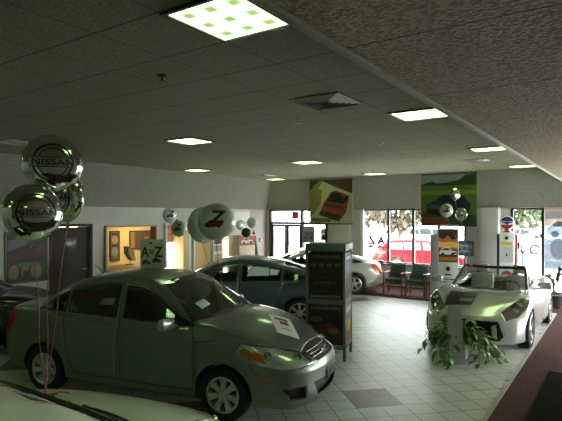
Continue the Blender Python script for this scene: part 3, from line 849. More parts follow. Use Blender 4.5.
def ceil_mat(name, c1, c2, sx, sy, ox, oy, line, seam, rough_scale, bump):
    m, nt, b = nodes(name, .9); o, g = wpos(nt)
    fx = mth(nt, 'FRACT', mth(nt, 'ADD', mth(nt, 'DIVIDE', o[0], sx), ox)) if sx else None
    fy = mth(nt, 'FRACT', mth(nt, 'ADD', mth(nt, 'DIVIDE', o[1], sy), oy))
    ln = mth(nt, 'LESS_THAN', fy, line/sy)
    if sx: ln = mth(nt, 'MAXIMUM', ln, mth(nt, 'MULTIPLY', mth(nt, 'LESS_THAN', fx, line/sx), .6))
    nz = N(nt, 'ShaderNodeTexNoise'); nz.inputs['Scale'].default_value = rough_scale; nz.inputs['Detail'].default_value = 3; nt.links.new(g.outputs['Position'], nz.inputs['Vector'])
    rp = N(nt, 'ShaderNodeMapRange'); rp.inputs[1].default_value = .38; rp.inputs[2].default_value = .62; nt.links.new(nz.outputs['Fac'], rp.inputs[0])
    n2 = N(nt, 'ShaderNodeTexNoise'); n2.inputs['Scale'].default_value = 1.3; nt.links.new(g.outputs['Position'], n2.inputs['Vector'])
    col = mixc(nt, rp.outputs[0], c1, c2); col = mixc(nt, mth(nt, 'MULTIPLY', n2.outputs['Fac'], .25), col, c1); col = mixc(nt, mth(nt, 'MULTIPLY', ln, .75), col, seam)
    nt.links.new(col, b.inputs['Base Color'])
    bp = N(nt, 'ShaderNodeBump'); bp.inputs['Strength'].default_value = bump; bp.inputs['Distance'].default_value = .015
    nt.links.new(rp.outputs[0], bp.inputs['Height']); nt.links.new(bp.outputs[0], b.inputs['Normal'])
    return m
def carpet_mat(name, c1, c2):
    m, nt, b = nodes(name, .95); o, g = wpos(nt); b.inputs['Specular IOR Level'].default_value = .1
    nz = N(nt, 'ShaderNodeTexNoise'); nz.inputs['Scale'].default_value = 60; nz.inputs['Detail'].default_value = 5; nt.links.new(g.outputs['Position'], nz.inputs['Vector'])
    rp = N(nt, 'ShaderNodeMapRange'); rp.inputs[1].default_value = .35; rp.inputs[2].default_value = .65; nt.links.new(nz.outputs['Fac'], rp.inputs[0])
    nt.links.new(mixc(nt, rp.outputs[0], c1, c2), b.inputs['Base Color'])
    bp = N(nt, 'ShaderNodeBump'); bp.inputs['Strength'].default_value = .5; bp.inputs['Distance'].default_value = .006; nt.links.new(nz.outputs['Fac'], bp.inputs['Height']); nt.links.new(bp.outputs[0], b.inputs['Normal'])
    return m
def lamp_mat():
    m, nt, b = nodes('fluorescent lens', .4); tc = N(nt, 'ShaderNodeTexCoord'); s = N(nt, 'ShaderNodeSeparateXYZ'); nt.links.new(tc.outputs['Object'], s.inputs[0])
    def cell(x): return mth(nt, 'ABSOLUTE', mth(nt, 'SUBTRACT', mth(nt, 'FRACT', mth(nt, 'ADD', mth(nt, 'DIVIDE', x, .19), .5)), .5))
    d = mth(nt, 'MAXIMUM', cell(s.outputs[0]), cell(s.outputs[1]))
    r = N(nt, 'ShaderNodeMapRange'); r.interpolation_type = 'SMOOTHSTEP'; r.inputs[1].default_value = .12; r.inputs[2].default_value = .5; r.inputs[3].default_value = .17; r.inputs[4].default_value = 2.6
    nt.links.new(d, r.inputs[0])
    b.inputs['Base Color'].default_value = (.7,.75,.65,1); b.inputs['Emission Color'].default_value = (.64,1.,.38,1)
    nt.links.new(mth(nt, 'MULTIPLY', r.outputs[0], LAMP), b.inputs['Emission Strength'])
    return m
M_WALL = mat('painted wall', (.46,.455,.405), .8, scale=3, var=.05)
M_WALLP = mat('pinkish grey wall', (.36,.31,.28), .8, scale=3, var=.05)
M_SOFF = ceil_mat('stippled soffit', (.19,.19,.15), (.26,.26,.205), None, 50., 0, .5, .001, (.3,.3,.3), 26, .25)
M_MULL = mat('dark window frame', (.03,.033,.03), .4, .3)
M_FRAMEW = mat('white trim paint', (.62,.62,.58), .5)
M_PANE = glass('window glass', (.96,.98,.97), .03)
M_METAL = mat('brushed grey metal', (.35,.36,.34), .4, .6)
M_DOORB = mat('dark brown door', (.020,.014,.012), .7, scale=6, var=.3)

XL, YB, XR, YF, HC, HS, ES = -11.65, 16.15, 3.6, -3.2, 3.68, 2.6, .8
# floor, ceilings
b = NB(); box(b, ((XL+XR)/2-1.5, (YB+YF)/2, -.06), (XR-XL+3.6, YB-YF+.4, .12)); struct('floor', b, floor_mat())
b = NB(); box(b, ((XL-1.26-.3)/2, (YB+YF)/2, HC+.05), (-1.26-XL+.3, YB-YF+.3, .1))
struct('ceiling', b, ceil_mat('ceiling tile', (.205,.20,.115), (.295,.285,.17), .675, .675, .5+2.17/.675, .5-2.59/.675+10, .018, (.05,.05,.03), 34, .35))
b = NB(); box(b, ((-1.26+XR)/2+.1, (YB+YF)/2, 3.28+.25), (XR+1.26+.2, YB-YF+.3, .5))
struct('ceiling_low', b, ceil_mat('coarse low ceiling', (.30,.235,.135), (.55,.45,.29), None, 1.35, 0, .5-2.5/1.35+.5+10, .016, (.06,.05,.03), 38, .8))
b = NB(); box(b, (-1.285, (YB+YF)/2, 3.285), (.055, YB-YF-.4, .06), bev=.01); struct('trim_1', b, mat('edge trim', (.42,.38,.30), .6))
# sloping soffits
def slab(bm, q, d, t): poly(bm, q, 0, t, d)
b = NB(); slab(b, [(XL, YF, HS), (XL, YB, HS), (XL+ES, YB-ES, HC), (XL+ES, YF, HC)], (-.8,0,.6), .08); struct('soffit_left', b, M_SOFF)
b = NB(); slab(b, [(XL, YB, HS), (XR, YB, HS), (XR, YB-ES, HC), (XL+ES, YB-ES, HC)], (0,.8,.6), .08); struct('soffit_back', b, M_SOFF)
# left wall with openings
def wall_y(bm, y0, y1, z0, z1, x=XL, t=.16): box(bm, (x-t/2, (y0+y1)/2, (z0+z1)/2), (t, y1-y0, z1-z0))
def wall_x(bm, x0, x1, z0, z1, y=YB, t=.18): box(bm, ((x0+x1)/2, y+t/2, (z0+z1)/2), (x1-x0, t, z1-z0))
b = NB()
for y0, y1, z0, z1 in ((YF,7.09,0,2.75),(7.09,8.16,2.08,2.75),(8.16,8.63,0,2.75),(8.63,10.4,0,.85),(8.63,10.4,2.06,2.75),(10.4,10.8,0,2.75),(10.8,11.75,2.06,2.75),(11.75,12.02,0,2.75),
    (12.02,12.92,1.95,2.75),(12.02,12.92,0,.55),(12.92,13.52,0,2.75),(13.52,13.92,2.05,2.75),(13.92,15.05,0,2.75)): wall_y(b, y0, y1, z0, z1)
struct('wall_left', b, M_WALL)
b = NB(); wall_y(b, 15.05, YB+.18, 0, 2.75); struct('wall_left', b, M_WALLP)
D = NB(); box(D, (XL-.06, 7.625, 1.03), (.06, 1.03, 2.06), bev=.006); d1 = struct('door_1', D, M_DOORB)
D = NB(); box(D, (XL-.025, 7.625, 1.62), (.01, .30, .36), bev=.004); obj('door_panel', D, mat('darker panel', (.018,.013,.011), .3), d1)
D = NB(); tube(D, [(XL+.0,8.02,.98),(XL+.06,8.02,.98),(XL+.06,7.9,.98)], .012, 8); obj('door_handle', D, M_METAL, d1)
b = NB()
for c, s in (((XL+.01,7.06,1.04),(.05,.07,2.12)),((XL+.01,8.19,1.04),(.05,.07,2.12)),((XL+.01,7.625,2.11),(.05,1.2,.07))): box(b, c, s)
struct('trim_2', b, M_DOORB)
b = NB()
for c, s in (((XL,10.77,1.03),(.2,.07,2.1)),((XL,11.79,1.03),(.2,.09,2.1)),((XL,11.28,2.09),(.2,1.1,.07))): box(b, c, s)
struct('trim_3', b, M_FRAMEW)
b = NB()
for c, s in (((XL-.05,8.63,1.45),(.24,.05,1.25)),((XL-.05,10.4,1.45),(.24,.05,1.25)),((XL-.05,9.515,2.06),(.24,1.8,.05)),((XL,9.515,.85),(.3,1.85,.05))): box(b, c, s)
struct('trim_4', b, mat('tan wood trim', (.30,.20,.10), .5, scale=5))
# blind covered window and narrow bright window in the left wall
b = NB()
for c, s in (((XL,12.0,1.25),(.18,.06,1.46)),((XL,12.94,1.25),(.18,.06,1.46)),((XL,12.47,1.97),(.18,1.0,.06)),((XL+.02,12.47,.53),(.22,1.0,.05))): box(b, c, s)
w3 = struct('window_3', b, M_FRAMEW)
b = NB()
for k in range(18): box(b, (XL-.06, 12.06+.047*k, 1.25), (.006, .044, 1.38), rz=.35)
obj('blind', b, mat('beige blind', (.50,.42,.27), .8), w3)
b = NB()
for c, s in (((XL-.04,13.50,1.03),(.1,.05,2.06)),((XL-.04,13.94,1.03),(.1,.05,2.06)),((XL-.04,13.72,2.04),(.1,.44,.05))): box(b, c, s)
w4 = struct('window_4', b, M_FRAMEW); b = NB(); box(b, (XL-.06,13.72,1.02), (.008,.39,2.0)); obj('pane', b, M_PANE, w4)
# office rooms behind the left wall
XO = -13.9
M_OFF = mat('warm office wall', (.62,.47,.22), .8, scale=3)
b = NB()
box(b, (XO-.05, 10.4, 1.3), (.1, 5.0, 2.7)); box(b, ((XO+XL-.16)/2, 7.95, 1.3), (XL-XO-.16, .1, 2.7)); box(b, ((XO+XL-.16)/2, 13.3, 1.3), (XL-XO-.16, .1, 2.7))
struct('wall_office', b, M_OFF)
b = NB(); box(b, ((XO+XL-.16)/2, 10.6, 2.66), (XL-XO-.16, 5.4, .08)); struct('ceiling_office', b, M_WALL)
# window wall at the back
b = NB()
for x0, x1, z0, z1 in ((XL-.16,-11.5,0,2.75),(-11.5,XR,HS-.02,2.85),(-8.93,-7.55,0,2.75),(-7.55,-4.0,0,.72),(-4.0,-2.72,0,2.75),(-2.72,XR,0,.12)): wall_x(b, x0, x1, z0, z1)
struct('wall_back', b, M_WALL)
b = NB(); box(b, (-3.24, 15.95, 1.3), (.50, .42, 2.6)); box(b, (-8.2, 16.08, 1.3), (.5, .16, 2.6)); struct('wall_pier', b, M_WALL)
def window(n, x0, x1, z0, z1, mull, bars=()):
    b = NB(); y = YB+.06
    for x in [x0+.03, x1-.03]+list(mull): box(b, (x, y, (z0+z1)/2), (.075, .12, z1-z0))
    for z in [z0+.03, z1-.03]+list(bars): box(b, ((x0+x1)/2, y, z), (x1-x0, .11, .07))
    w = struct('window_%d' % n, b, M_MULL)
    ed = [x0]+list(mull)+[x1]
    for a, c in zip(ed[:-1], ed[1:]):
        p = NB(); box(p, ((a+c)/2, y+.01, (z0+z1)/2), (c-a-.06, .008, z1-z0-.08)); obj('pane', p, M_PANE, w)
    return w
window(1, -7.55, -4.0, .72, HS, (-6.56,-5.69,-4.85)); window(2, -2.72, XR, .12, HS, (-1.87,-.75,.4,1.5,2.6))
b = NB(); box(b, (-7.50, YB+.0, 1.66), (.10,.14,1.9)); struct('trim_5', b, M_FRAMEW)
b = NB(); box(b, (-5.78, YB-.06, .72), (3.56, .20, .05), bev=.008); struct('trim_6', b, M_MULL)
# glass entrance: two leaves, transom and side light
b = NB()
for x in (-11.46, -10.0, -8.95): box(b, (x, YB+.04, 1.29), (.09,.14,2.58))
box(b, (-10.2, YB+.03, 2.08), (2.55,.15,.10)); box(b, (-10.2, YB+.04, 2.56), (2.55,.12,.06))
d2 = struct('door_2', b, M_MULL)
for x0, x1 in ((-11.41,-10.72),(-10.70,-10.05)):
    L = NB()
    for x in (x0+.04, x1-.04): box(L, (x, YB+.05, 1.02), (.08,.06,2.0))
    for z, h in ((.12,.2),(1.98,.09)): box(L, ((x0+x1)/2, YB+.05, z), (x1-x0,.06,h))
    leaf = obj('door_leaf', L, M_MULL, d2)
    p = NB(); box(p, ((x0+x1)/2, YB+.055, 1.08), (x1-x0-.14,.01,1.74)); obj('pane', p, M_PANE, leaf)
    hx = x1-.12 if x0 < -11 else x0+.12; p = NB(); tube(p, [(hx,YB+.02,.85),(hx,YB-.05,.87),(hx,YB-.05,1.23),(hx,YB+.02,1.25)], .014, 8); obj('pull_handle', p, M_METAL, leaf)
for x0, x1, z0, z1 in ((-11.42,-8.99,2.13,2.53),(-9.96,-8.99,.03,2.03)):
    p = NB(); box(p, ((x0+x1)/2, YB+.055, (z0+z1)/2), (x1-x0,.01,z1-z0)); obj('pane', p, M_PANE, d2)
# unseen right wall; its window is added for daylight on the roadster and carpet
b = NB(); 
for y0, y1, z0, z1 in ((YF,9.5,0,3.3),(9.5,YB,0,.12),(9.5,YB,HS,3.3)): wall_y(b, y0, y1, z0, z1, XR+.16)
struct('wall_right', b, M_WALL)
b = NB()
for k in range(6): box(b, (XR+.06, 9.5+k*(YB-9.5)/5, 1.36), (.12,.08,2.48))
w5 = struct('window_5', b, M_MULL); p = NB(); box(p, (XR+.07,(9.5+YB)/2,1.36), (.008,YB-9.5,2.46)); obj('pane', p, M_PANE, w5)
b = NB(); wall_x(b, XL-.16, XR+.2, 0, 3.7, YF-.18); struct('wall_front', b, M_WALL)
# carpet, its edging and the entrance mat
b = NB(); pts = [(-1.28,YF+.02),(XR-.02,YF+.02),(XR-.02,YB-.02),(-11.4,YB-.02),(-11.4,13.75),(-1.28,13.75)]
poly(b, [(x,y,.001) for x,y in pts], 0, .009, (0,0,1))
struct('floor_carpet', b, carpet_mat('maroon carpet', (.052,.021,.016), (.11,.05,.038)))
b = NB(); box(b, (-1.30,(YF+13.7)/2,.006), (.05,13.7-YF,.012)); struct('trim_7', b, mat('edging strip', (.40,.40,.38), .5))
b = NB(); box(b, (.15, 6.2, .018), (2.1, 4.6, .016), bev=.004); mm_ = carpet_mat('dark mat pile', (.013,.014,.011), (.04,.04,.034)); principled(mm_).inputs['Specular IOR Level'].default_value = 0
m = obj('floor_mat', b, mm_, label='dark entrance mat lying on the maroon carpet in the bottom right corner', cat='mat')

# ------------------------------------------------------------------ ceiling fittings
M_LAMP = lamp_mat()
def ceil_light(x, y, lab, z=HC):
    t = thing('ceiling_light', lab, 'ceiling light', (x, y, z), 0, 'square fluorescent ceiling lights')
    b = NB()
    for c, s in (((0,.305,-.008),(.66,.03,.024)),((0,-.305,-.008),(.66,.03,.024)),((.305,0,-.008),(.03,.6,.024)),((-.305,0,-.008),(.03,.6,.024))): box(b, c, s)
    obj('frame', b, M_BLACK, t)
    b = NB(); box(b, (0,0,-.006), (.585,.585,.010)); obj('diffuser', b, M_LAMP, t)
for x, y, lab in ((-2.17,2.59,'largest bright square ceiling light, nearest the camera and cut by the top edge'),
    (-2.17,6.43,'square ceiling light beside the low ceiling edge, to the right of the big vent'),
    (-2.17,10.5,'small square ceiling light by the low ceiling edge, right of the little dark vent'),
    (-2.17,14.6,'farthest square ceiling light along the low ceiling edge, just above the back soffit'),
    (-6.3,6.43,'square ceiling light in the middle of the ceiling, left of the big vent'),
    (-6.4,10.6,'square ceiling light in the middle row, nearest above the red car banner'),
    (-6.4,14.7,'thin bright ceiling light between the red car banner and the blue car banner'),
    (-10.15,10.65,'small ceiling light above the white letter Z balloon near the left soffit'),
    (-10.3,14.85,'thin ceiling light at the soffit corner left of the red car banner'),
    (-6.3,2.59,'added square ceiling light out of frame at left above the grey green sedan'),(-2.17,-1.4,'added unseen square ceiling light behind the viewer near the white car'),  # unseen lights from here on, added to brighten the room
    (-6.3,-1.4,'added unseen square ceiling light behind the viewer far left of the white car'),(-10.15,2.59,'added square ceiling light out of frame by the left wall')): ceil_light(x, y, lab)
ceil_light(1.3, .4, 'added unseen square light in the low ceiling behind the viewer', 3.28); ceil_light(1.3, 4.6, 'added unseen square light in the low ceiling to the right of the picture', 3.28)  # both added out of view to lift the foreground brightness
def vent(x, y, s, lab):
    t = thing('ceiling_vent', lab, 'vent', (x, y, HC), 0, None)
    b = NB(); box(b, (0,0,-.004), (s,s,.008)); obj('backing', b, M_BLACK, t)
    for k in range(5):
        b = NB(); r = s/2-k*s*.09; w, dz = .022, .013
        for a in range(4):
            R = Matrix.Rotation(a*PI/2, 4, 'Z')
            q = [R @ V(p) for p in ((-r,-r,-.010),(r,-r,-.010),(r-w,-r+w,-.010-dz),(-r+w,-r+w,-.010-dz))]
            poly(b, q, 0, .004, (0,0,1))
        obj('vane', b, mat('vent metal', (.55,.55,.48), .5, .2), t)
vent(-2.83,5.1,.62,'large square air vent with louvred rings in the ceiling above the hall')
vent(-2.84,12.48,.5,'small dark air vent far back above the blue car banner')
vent(-9.62,13.15,.6,'small dark air vent far left near the soffit corner')
vent(-8.98,4.81,.55,'dark air vent on the left edge above the silver balloons')
def detector(x, y, lab, dark):
    t = thing('sprinkler_head' if not dark else 'smoke_detector', lab, 'sprinkler' if not dark else 'detector', (x,y,HC))
    b = NB(); lathe(b, [(.045,0),(.045,-.012),(.03,-.02)], 16); obj('base', b, M_BLACK if dark else M_METAL, t)
    b = NB(); lathe(b, [(.012,-.018),(.012,-.05),(.034,-.053),(.034,-.058)], 12); obj('head', b, M_BLACK if dark else M_METAL, t)
detector(-3.59,3.29,'dark ceiling detector between the largest light and the silver balloons',1)
detector(-3.66,5.83,'small ceiling sprinkler just left of the big vent',0)
detector(-3.63,8.59,'small ceiling sprinkler between the big vent and the blue car banner',0)
detector(-3.71,11.39,'small ceiling sprinkler right above the blue car banner',0)
# ------------------------------------------------------------------ flat printed things
class Print:
    """printed shapes on a sheet: (u,v) on a plane, each layer a hair above the last"""
    def __init__(s, org, ux, uy, mats):
        s.o, s.u, s.v = V(org), V(ux), V(uy); s.n = s.u.cross(s.v).normalized(); s.m = mats; s.b = NB(); s.k = 1
    def f(s, x, y): return s.o+s.u*x+s.v*y+s.n*(.0015*s.k)
    def poly(s, pts, mi):
        F = s.b.faces.new([s.b.verts.new(s.f(x,y)) for x,y in pts]); F.material_index = mi; s.k += 1
    def rect(s, x0, y0, x1, y1, mi): s.poly([(x0,y0),(x1,y0),(x1,y1),(x0,y1)], mi)
    def ell(s, cx, cy, rx, ry, mi, a=0, n=20):
        s.poly([(cx+rx*math.cos(2*PI*i/n)*math.cos(a)-ry*math.sin(2*PI*i/n)*math.sin(a), cy+rx*math.cos(2*PI*i/n)*math.sin(a)+ry*math.sin(2*PI*i/n)*math.cos(a)) for i in range(n)], mi)
    def text(s, t, cx, cy, w, h, mi, **k): text2d(s.b, t, s.f, cx, cy, w, h, mi, **k); s.k += 1
    def car(s, x, y, w, h, mi, dark, ang=0., pale=None):
        ca, sa = math.cos(ang), math.sin(ang)
        T = lambda pts: [(x+(p[0]*w)*ca-(p[1]*h)*sa, y+(p[0]*w)*sa+(p[1]*h)*ca) for p in pts]
        s.poly(T([(-.5,-.3),(.45,-.3),(.5,-.1),(.46,.08),(.2,.2),(.05,.5),(-.25,.5),(-.42,.18),(-.5,.1)]), mi)
        s.poly(T([(-.36,.17),(.14,.17),(.02,.42),(-.22,.42)]), dark)
        s.poly(T([(.22,-.2),(.44,-.2),(.46,-.05),(.24,-.02)]), dark)
        if pale is not None: s.poly(T([(-.45,.0),(.4,.02),(.2,.1),(-.4,.12)]), pale)
        for cx in (-.3,.25): s.poly(T([(cx+.1*math.cos(2*PI*i/12), -.28+.2*math.sin(2*PI*i/12)) for i in range(12)]), dark)
    def done(s, name, parent): return obj(name, s.b, s.m, parent)
I = lambda n, c, r=.6: mat(n, c, r)
def banner(x, w, h, z, lab, draw, mats):
    t = thing('hanging_banner', lab, 'banner', (x, 11.5, z), 0, 'car picture banners hanging from the ceiling')
    b = NB(); box(b, (0,0,0), (w,.012,h)); obj('sheet', b, mats[0], t)
    for s in (1,-1): b = NB(); tube(b, [(-w/2-.01,0,s*h/2),(w/2+.01,0,s*h/2)], .014, 8); obj('rail', b, M_BLACK, t)
    for s in (1,-1): b = NB(); tube(b, [(s*w*.45,0,h/2),(s*w*.45,0,HC-z)], .003, 5); obj('wire', b, M_METAL, t)
    p = Print((0,-.0065,0), (1,0,0), (0,0,1), mats); draw(p, w, h); p.done('print', t)
mA = [I('banner tan',(0.630,0.555,0.390)), I('banner brown',(0.105,0.053,0.038)), I('banner red',(0.330,0.068,0.030)), M_INK, I('banner cream',(0.720,0.660,0.495)), I('banner ochre',(0.330,0.255,0.090)), I('banner lettering',(0.675,0.045,0.045)), I('banner maroon',(0.150,0.030,0.022))]
def dA(p, w, h):
    X = lambda u: (u-.5)*w; Y = lambda v: (v-.5)*h; q = lambda pts: [(X(a),Y(c)) for a,c in pts]
    p.poly(q([(0,.99),(.28,.99),(.02,.70),(0,.70)]),1); p.poly(q([(0,.66),(.25,.86),(.30,.99),(.2,.99),(.0,.74)]),5)
    p.poly(q([(.0,.15),(.12,.25),(.26,.45),(.30,.78),(.12,.84),(0,.66)]),5)
    p.poly(q([(.30,.99),(1,.99),(1,.68),(.62,.83)]),1); p.poly(q([(.62,.99),(1,.95),(1,.80),(.75,.88)]),7)
    p.poly(q([(.24,.22),(.70,.06),(.86,.28),(.92,.60),(.86,.66),(.78,.70),(.62,.76),(.50,.72),(.34,.48)]),2)
    p.poly(q([(.42,.52),(.80,.46),(.80,.60),(.70,.70),(.56,.72)]),3); p.poly(q([(.80,.44),(.90,.55),(.92,.64),(.82,.62)]),3)
    p.poly(q([(.22,.20),(.70,.05),(.76,.16),(.5,.26),(.28,.32)]),1); p.poly(q([(.34,.40),(.78,.34),(.80,.40),(.38,.47)]),7)
    p.text('Altima', X(.28), Y(.09), .46*w, .10*h, 6, bold=.004)
    p.rect(X(.1),Y(.015),X(.55),Y(.03),4)
banner(-6.24, 1.26, 1.13, 2.715, 'hanging banner with a dark red car on a tan ground, left of the two banners', dA, mA)
mB = [I('banner green',(0.136,0.224,0.040)), I('banner sky',(0.416,0.512,0.528)), I('banner tree green',(0.048,0.088,0.032)), I('banner navy',(0.019,0.032,0.080)), M_INK, I('banner bright green',(0.240,0.352,0.048)), I('banner lettering',(0.720,0.048,0.048)), I('banner steel blue',(0.080,0.128,0.208)), I('banner brick',(0.400,0.144,0.096))]
def dB(p, w, h):
    X = lambda u: (u-.5)*w; Y = lambda v: (v-.5)*h; q = lambda pts: [(X(a),Y(c)) for a,c in pts]
    p.rect(X(0),Y(.82),X(1),Y(.99),1); p.poly(q([(0,.78),(.1,.84),(.22,.87),(.3,.82),(.5,.84),(.7,.88),(.8,.97),(1,.99),(1,.78)]),2)
    p.rect(X(0),Y(.60),X(1),Y(.68),5); p.poly(q([(0,.0),(1,.0),(1,.2),(0,.25)]),2)
    p.poly(q([(.10,.24),(.62,.16),(.86,.22),(.90,.42),(.78,.56),(.40,.60),(.28,.50),(.12,.42)]),3)
    p.poly(q([(.30,.49),(.72,.46),(.74,.55),(.42,.58)]),4); p.poly(q([(.14,.34),(.56,.28),(.56,.38),(.16,.42)]),7); p.poly(q([(.11,.24),(.6,.17),(.6,.25),(.13,.31)]),4)
    p.rect(X(.0),Y(.03),X(.52),Y(.17),8)
    p.text('Murano', X(.26), Y(.10), .46*w, .11*h, 6, bold=.004); p.rect(X(.25),Y(.01),X(.7),Y(.025),1)
banner(-3.24, 1.24, 1.17, 2.715, 'hanging banner with a dark blue car on green grass, right of the two banners', dB, mB)

# tall four sided display kiosk
K = thing('display_kiosk', 'tall square display kiosk with dark poster panels in a grey green frame', 'display stand', (-4.09,7.49,0), math.radians(17))
M_KF = mat('grey green frame metal', (.20,.235,.20), .45, .3)
M_KP = mat('dark poster print', (.03,.022,.022), .25, scale=5, var=.6)
for x in (-.31,.31):
    for y in (-.31,.31):
        b = NB(); box(b, (x,y,.94), (.045,.045,1.88), bev=.006); obj('post', b, M_KF, K)
b = NB(); box(b, (0,0,1.835), (.68,.68,.12), bev=.012); obj('top_cap', b, M_KF, K)
mk = [M_KP, I('poster maroon',(.07,.02,.02)), I('poster grey',(.10,.10,.10)), I('poster orange',(.30,.12,.03)), I('poster yellow',(.50,.38,.10)), I('poster pale',(.40,.42,.42)), I('poster blue grey',(.14,.17,.2))]
for f in range(4):
    R = Matrix.Rotation(f*PI/2, 4, 'Z')
    for j, (z0, z1) in enumerate(((.26,.90),(1.00,1.74))):
        b = NB(); box(b, R @ V((0,-.312,(z0+z1)/2)), (.58,.012,z1-z0), rz=f*PI/2); pn = obj('poster_panel', b, M_KP if f in (0,3) else I('panel print %d' % f,(.16,.16,.17)), K)
        p = Print(R @ V((0,-.3185,(z0+z1)/2)), R.to_3x3() @ V((1,0,0)), (0,0,1), mk)
        if f == 1 and j == 0:
            p.rect(-.25,-.3,.25,.3,6); p.poly([(-.2,-.3),(.2,-.3),(.24,-.05),(.0,.15),(-.22,.0)],3); p.ell(.03,-.05,.15,.10,4); p.rect(-.2,.18,.2,.27,5)
        elif f == 1:
            p.rect(-.25,-.34,.25,.34,2); p.poly([(-.25,-.34),(.25,-.34),(.25,.05),(-.25,-.1)],1); p.ell(0,.12,.16,.1,6); p.rect(-.2,.26,.2,.31,5)
        elif j == 0:
            p.poly([(-.28,-.3),(.28,-.3),(.28,-.1),(.1,.05),(-.28,-.05)],1); p.ell(.12,-.10,.09,.05,3); p.ell(-.12,-.18,.10,.06,1); p.rect(-.24,.24,.24,.29,2); p.ell(-.15,.08,.1,.05,2)
        else:
            for i in range(4): p.ell(-.2+.13*i,.18,.05,.035,2)
            p.rect(-.24,.29,.24,.34,2); p.car(0,-.12,.42,.2,1,0,0,2); p.rect(-.25,-.35,.25,-.31,6)
        p.done('print', pn)
for z in (.22,.95):
    b = NB()
    for f in range(4): R = Matrix.Rotation(f*PI/2, 4, 'Z'); box(b, R @ V((0,-.305,z)), (.6,.04,.075), rz=f*PI/2, bev=.005)
    obj('rail', b, M_KF, K)

# placard on the roof, flyers
MS = [M_PAPER, mat('dark grey lettering',(.05,.055,.055),.6), mat('red lettering',(.42,.03,.04),.6), mat('grey car print',(.30,.33,.32),.6), mat('red car print',(.32,.05,.04),.6), M_INK]
def az(p, w, h, mirror=False):
    s = -1 if mirror else 1
    p.text('A', -.29*w*s, .12*h, .32*w, .30*h, 1, mirror=mirror, bold=.006); p.text('to', -.02*w*s, .13*h, .18*w, .14*h, 2, mirror=mirror, bold=.003); p.text('Z', .30*w*s, .12*h, .32*w, .30*h, 1, mirror=mirror, bold=.006)
    p.car(-.22*w*s, -.19*h, .38*w*s, .15*h, 3, 1); p.car(.24*w*s, -.13*h, .38*w*s, .15*h, 4, 1)
    p.rect(-.06*w, .36*h, .06*w, .42*h, 2); p.rect(-.3*w,-.40*h,.3*w,-.385*h,1)
t = thing('roof_placard', 'white letter placard standing on the roof of the grey green sedan', 'sign', (-5.59,4.93,1.525), math.radians(24))
b = NB(); box(b, (0,0,.25), (.35,.01,.48), bev=.002); obj('card', b, mat('bright card',(.90,.90,.88),.6), t)
b = NB(); box(b, (0,.03,.012), (.2,.14,.012), bev=.003); obj('foot', b, M_BLACK, t)
p = Print((0,-.0055,.25), (1,0,0), (0,0,1), MS); az(p, .35, .48); p.done('print', t)
def onbody(root, bvh, quad, off, name, lab, cat, mt, polys=()):
    """thin sheet lying on a car body; quad in the car's own axes"""
    M = Matrix.Translation(root.location) @ Matrix.Rotation(root.rotation_euler.z, 4, 'Z')
    c = sum((V(q) for q in quad), V())/4; h0, n0 = hit(bvh, c, (0,0,1))
    t = thing(name, lab, cat, M @ h0, root.rotation_euler.z); mats = [mt]+[m for _, m in polys]
    def grid(q, o, nm, mi_m):
        b = NB(); n = 6; rows = []
        for i in range(n+1):
            row = []
            for j in range(n+1):
                a = V(q[0]).lerp(V(q[1]), j/n).lerp(V(q[3]).lerp(V(q[2]), j/n), i/n)
                h, nn = hit(bvh, a, (0,0,1)); row.append(b.verts.new(h+nn*o-h0))
            rows.append(row)
        for r0, r1 in zip(rows[:-1], rows[1:]):
            for j in range(n): b.faces.new((r0[j],r0[j+1],r1[j+1],r1[j]))
        obj(nm, b, mi_m, t)
    grid(quad, off, 'sheet', mt)
    for k, (q, m) in enumerate(polys): grid(q, off+.002+.001*k, 'print', m)
    return t
def sub(q, a0, b0, a1, b1):
    f = lambda a, c: tuple(V(q[0]).lerp(V(q[1]), a).lerp(V(q[3]).lerp(V(q[2]), a), c))
    return [f(a0,b0), f(a1,b0), f(a1,b1), f(a0,b1)]
q = [(1.46,.215,0),(1.70,.365,0),(2.03,-.135,0),(1.79,-.285,0)]
onbody(V1, V1b, q, .006, 'bonnet_flyer', 'white printed flyer lying on the bonnet of the grey green sedan', 'flyer', M_PAPER, [(sub(q,.2,.15,.8,.28),MS[1]),(sub(q,.35,.33,.75,.52),MS[4]),(sub(q,.3,.7,.7,.75),MS[3])])
q = [(1.72,-.52,0),(1.70,-.03,0),(1.18,-.03,0),(1.20,-.52,0)]
onbody(Z, Zb, q, .008, 'bonnet_board', 'dark information board lying on the bonnet of the silver sports car', 'sign', mat('dark board',(.045,.05,.045),.3), [(sub(q,.5,.18,.95,.42),mat('pale board print',(.35,.38,.35),.5)),(sub(q,.55,.62,.9,.7),mat('grey board print',(.2,.22,.2),.5))])
onbody(Z, Zb, [(.74,-.35,0),(.74,.2,0),(.62,.2,0),(.62,-.35,0)], .02, 'dashboard_sign', 'white strip sign lying under the windscreen of the silver sports car', 'sign', M_PAPER, [([(.71,.0,0),(.71,.18,0),(.65,.18,0),(.65,.0,0)],MS[2])])

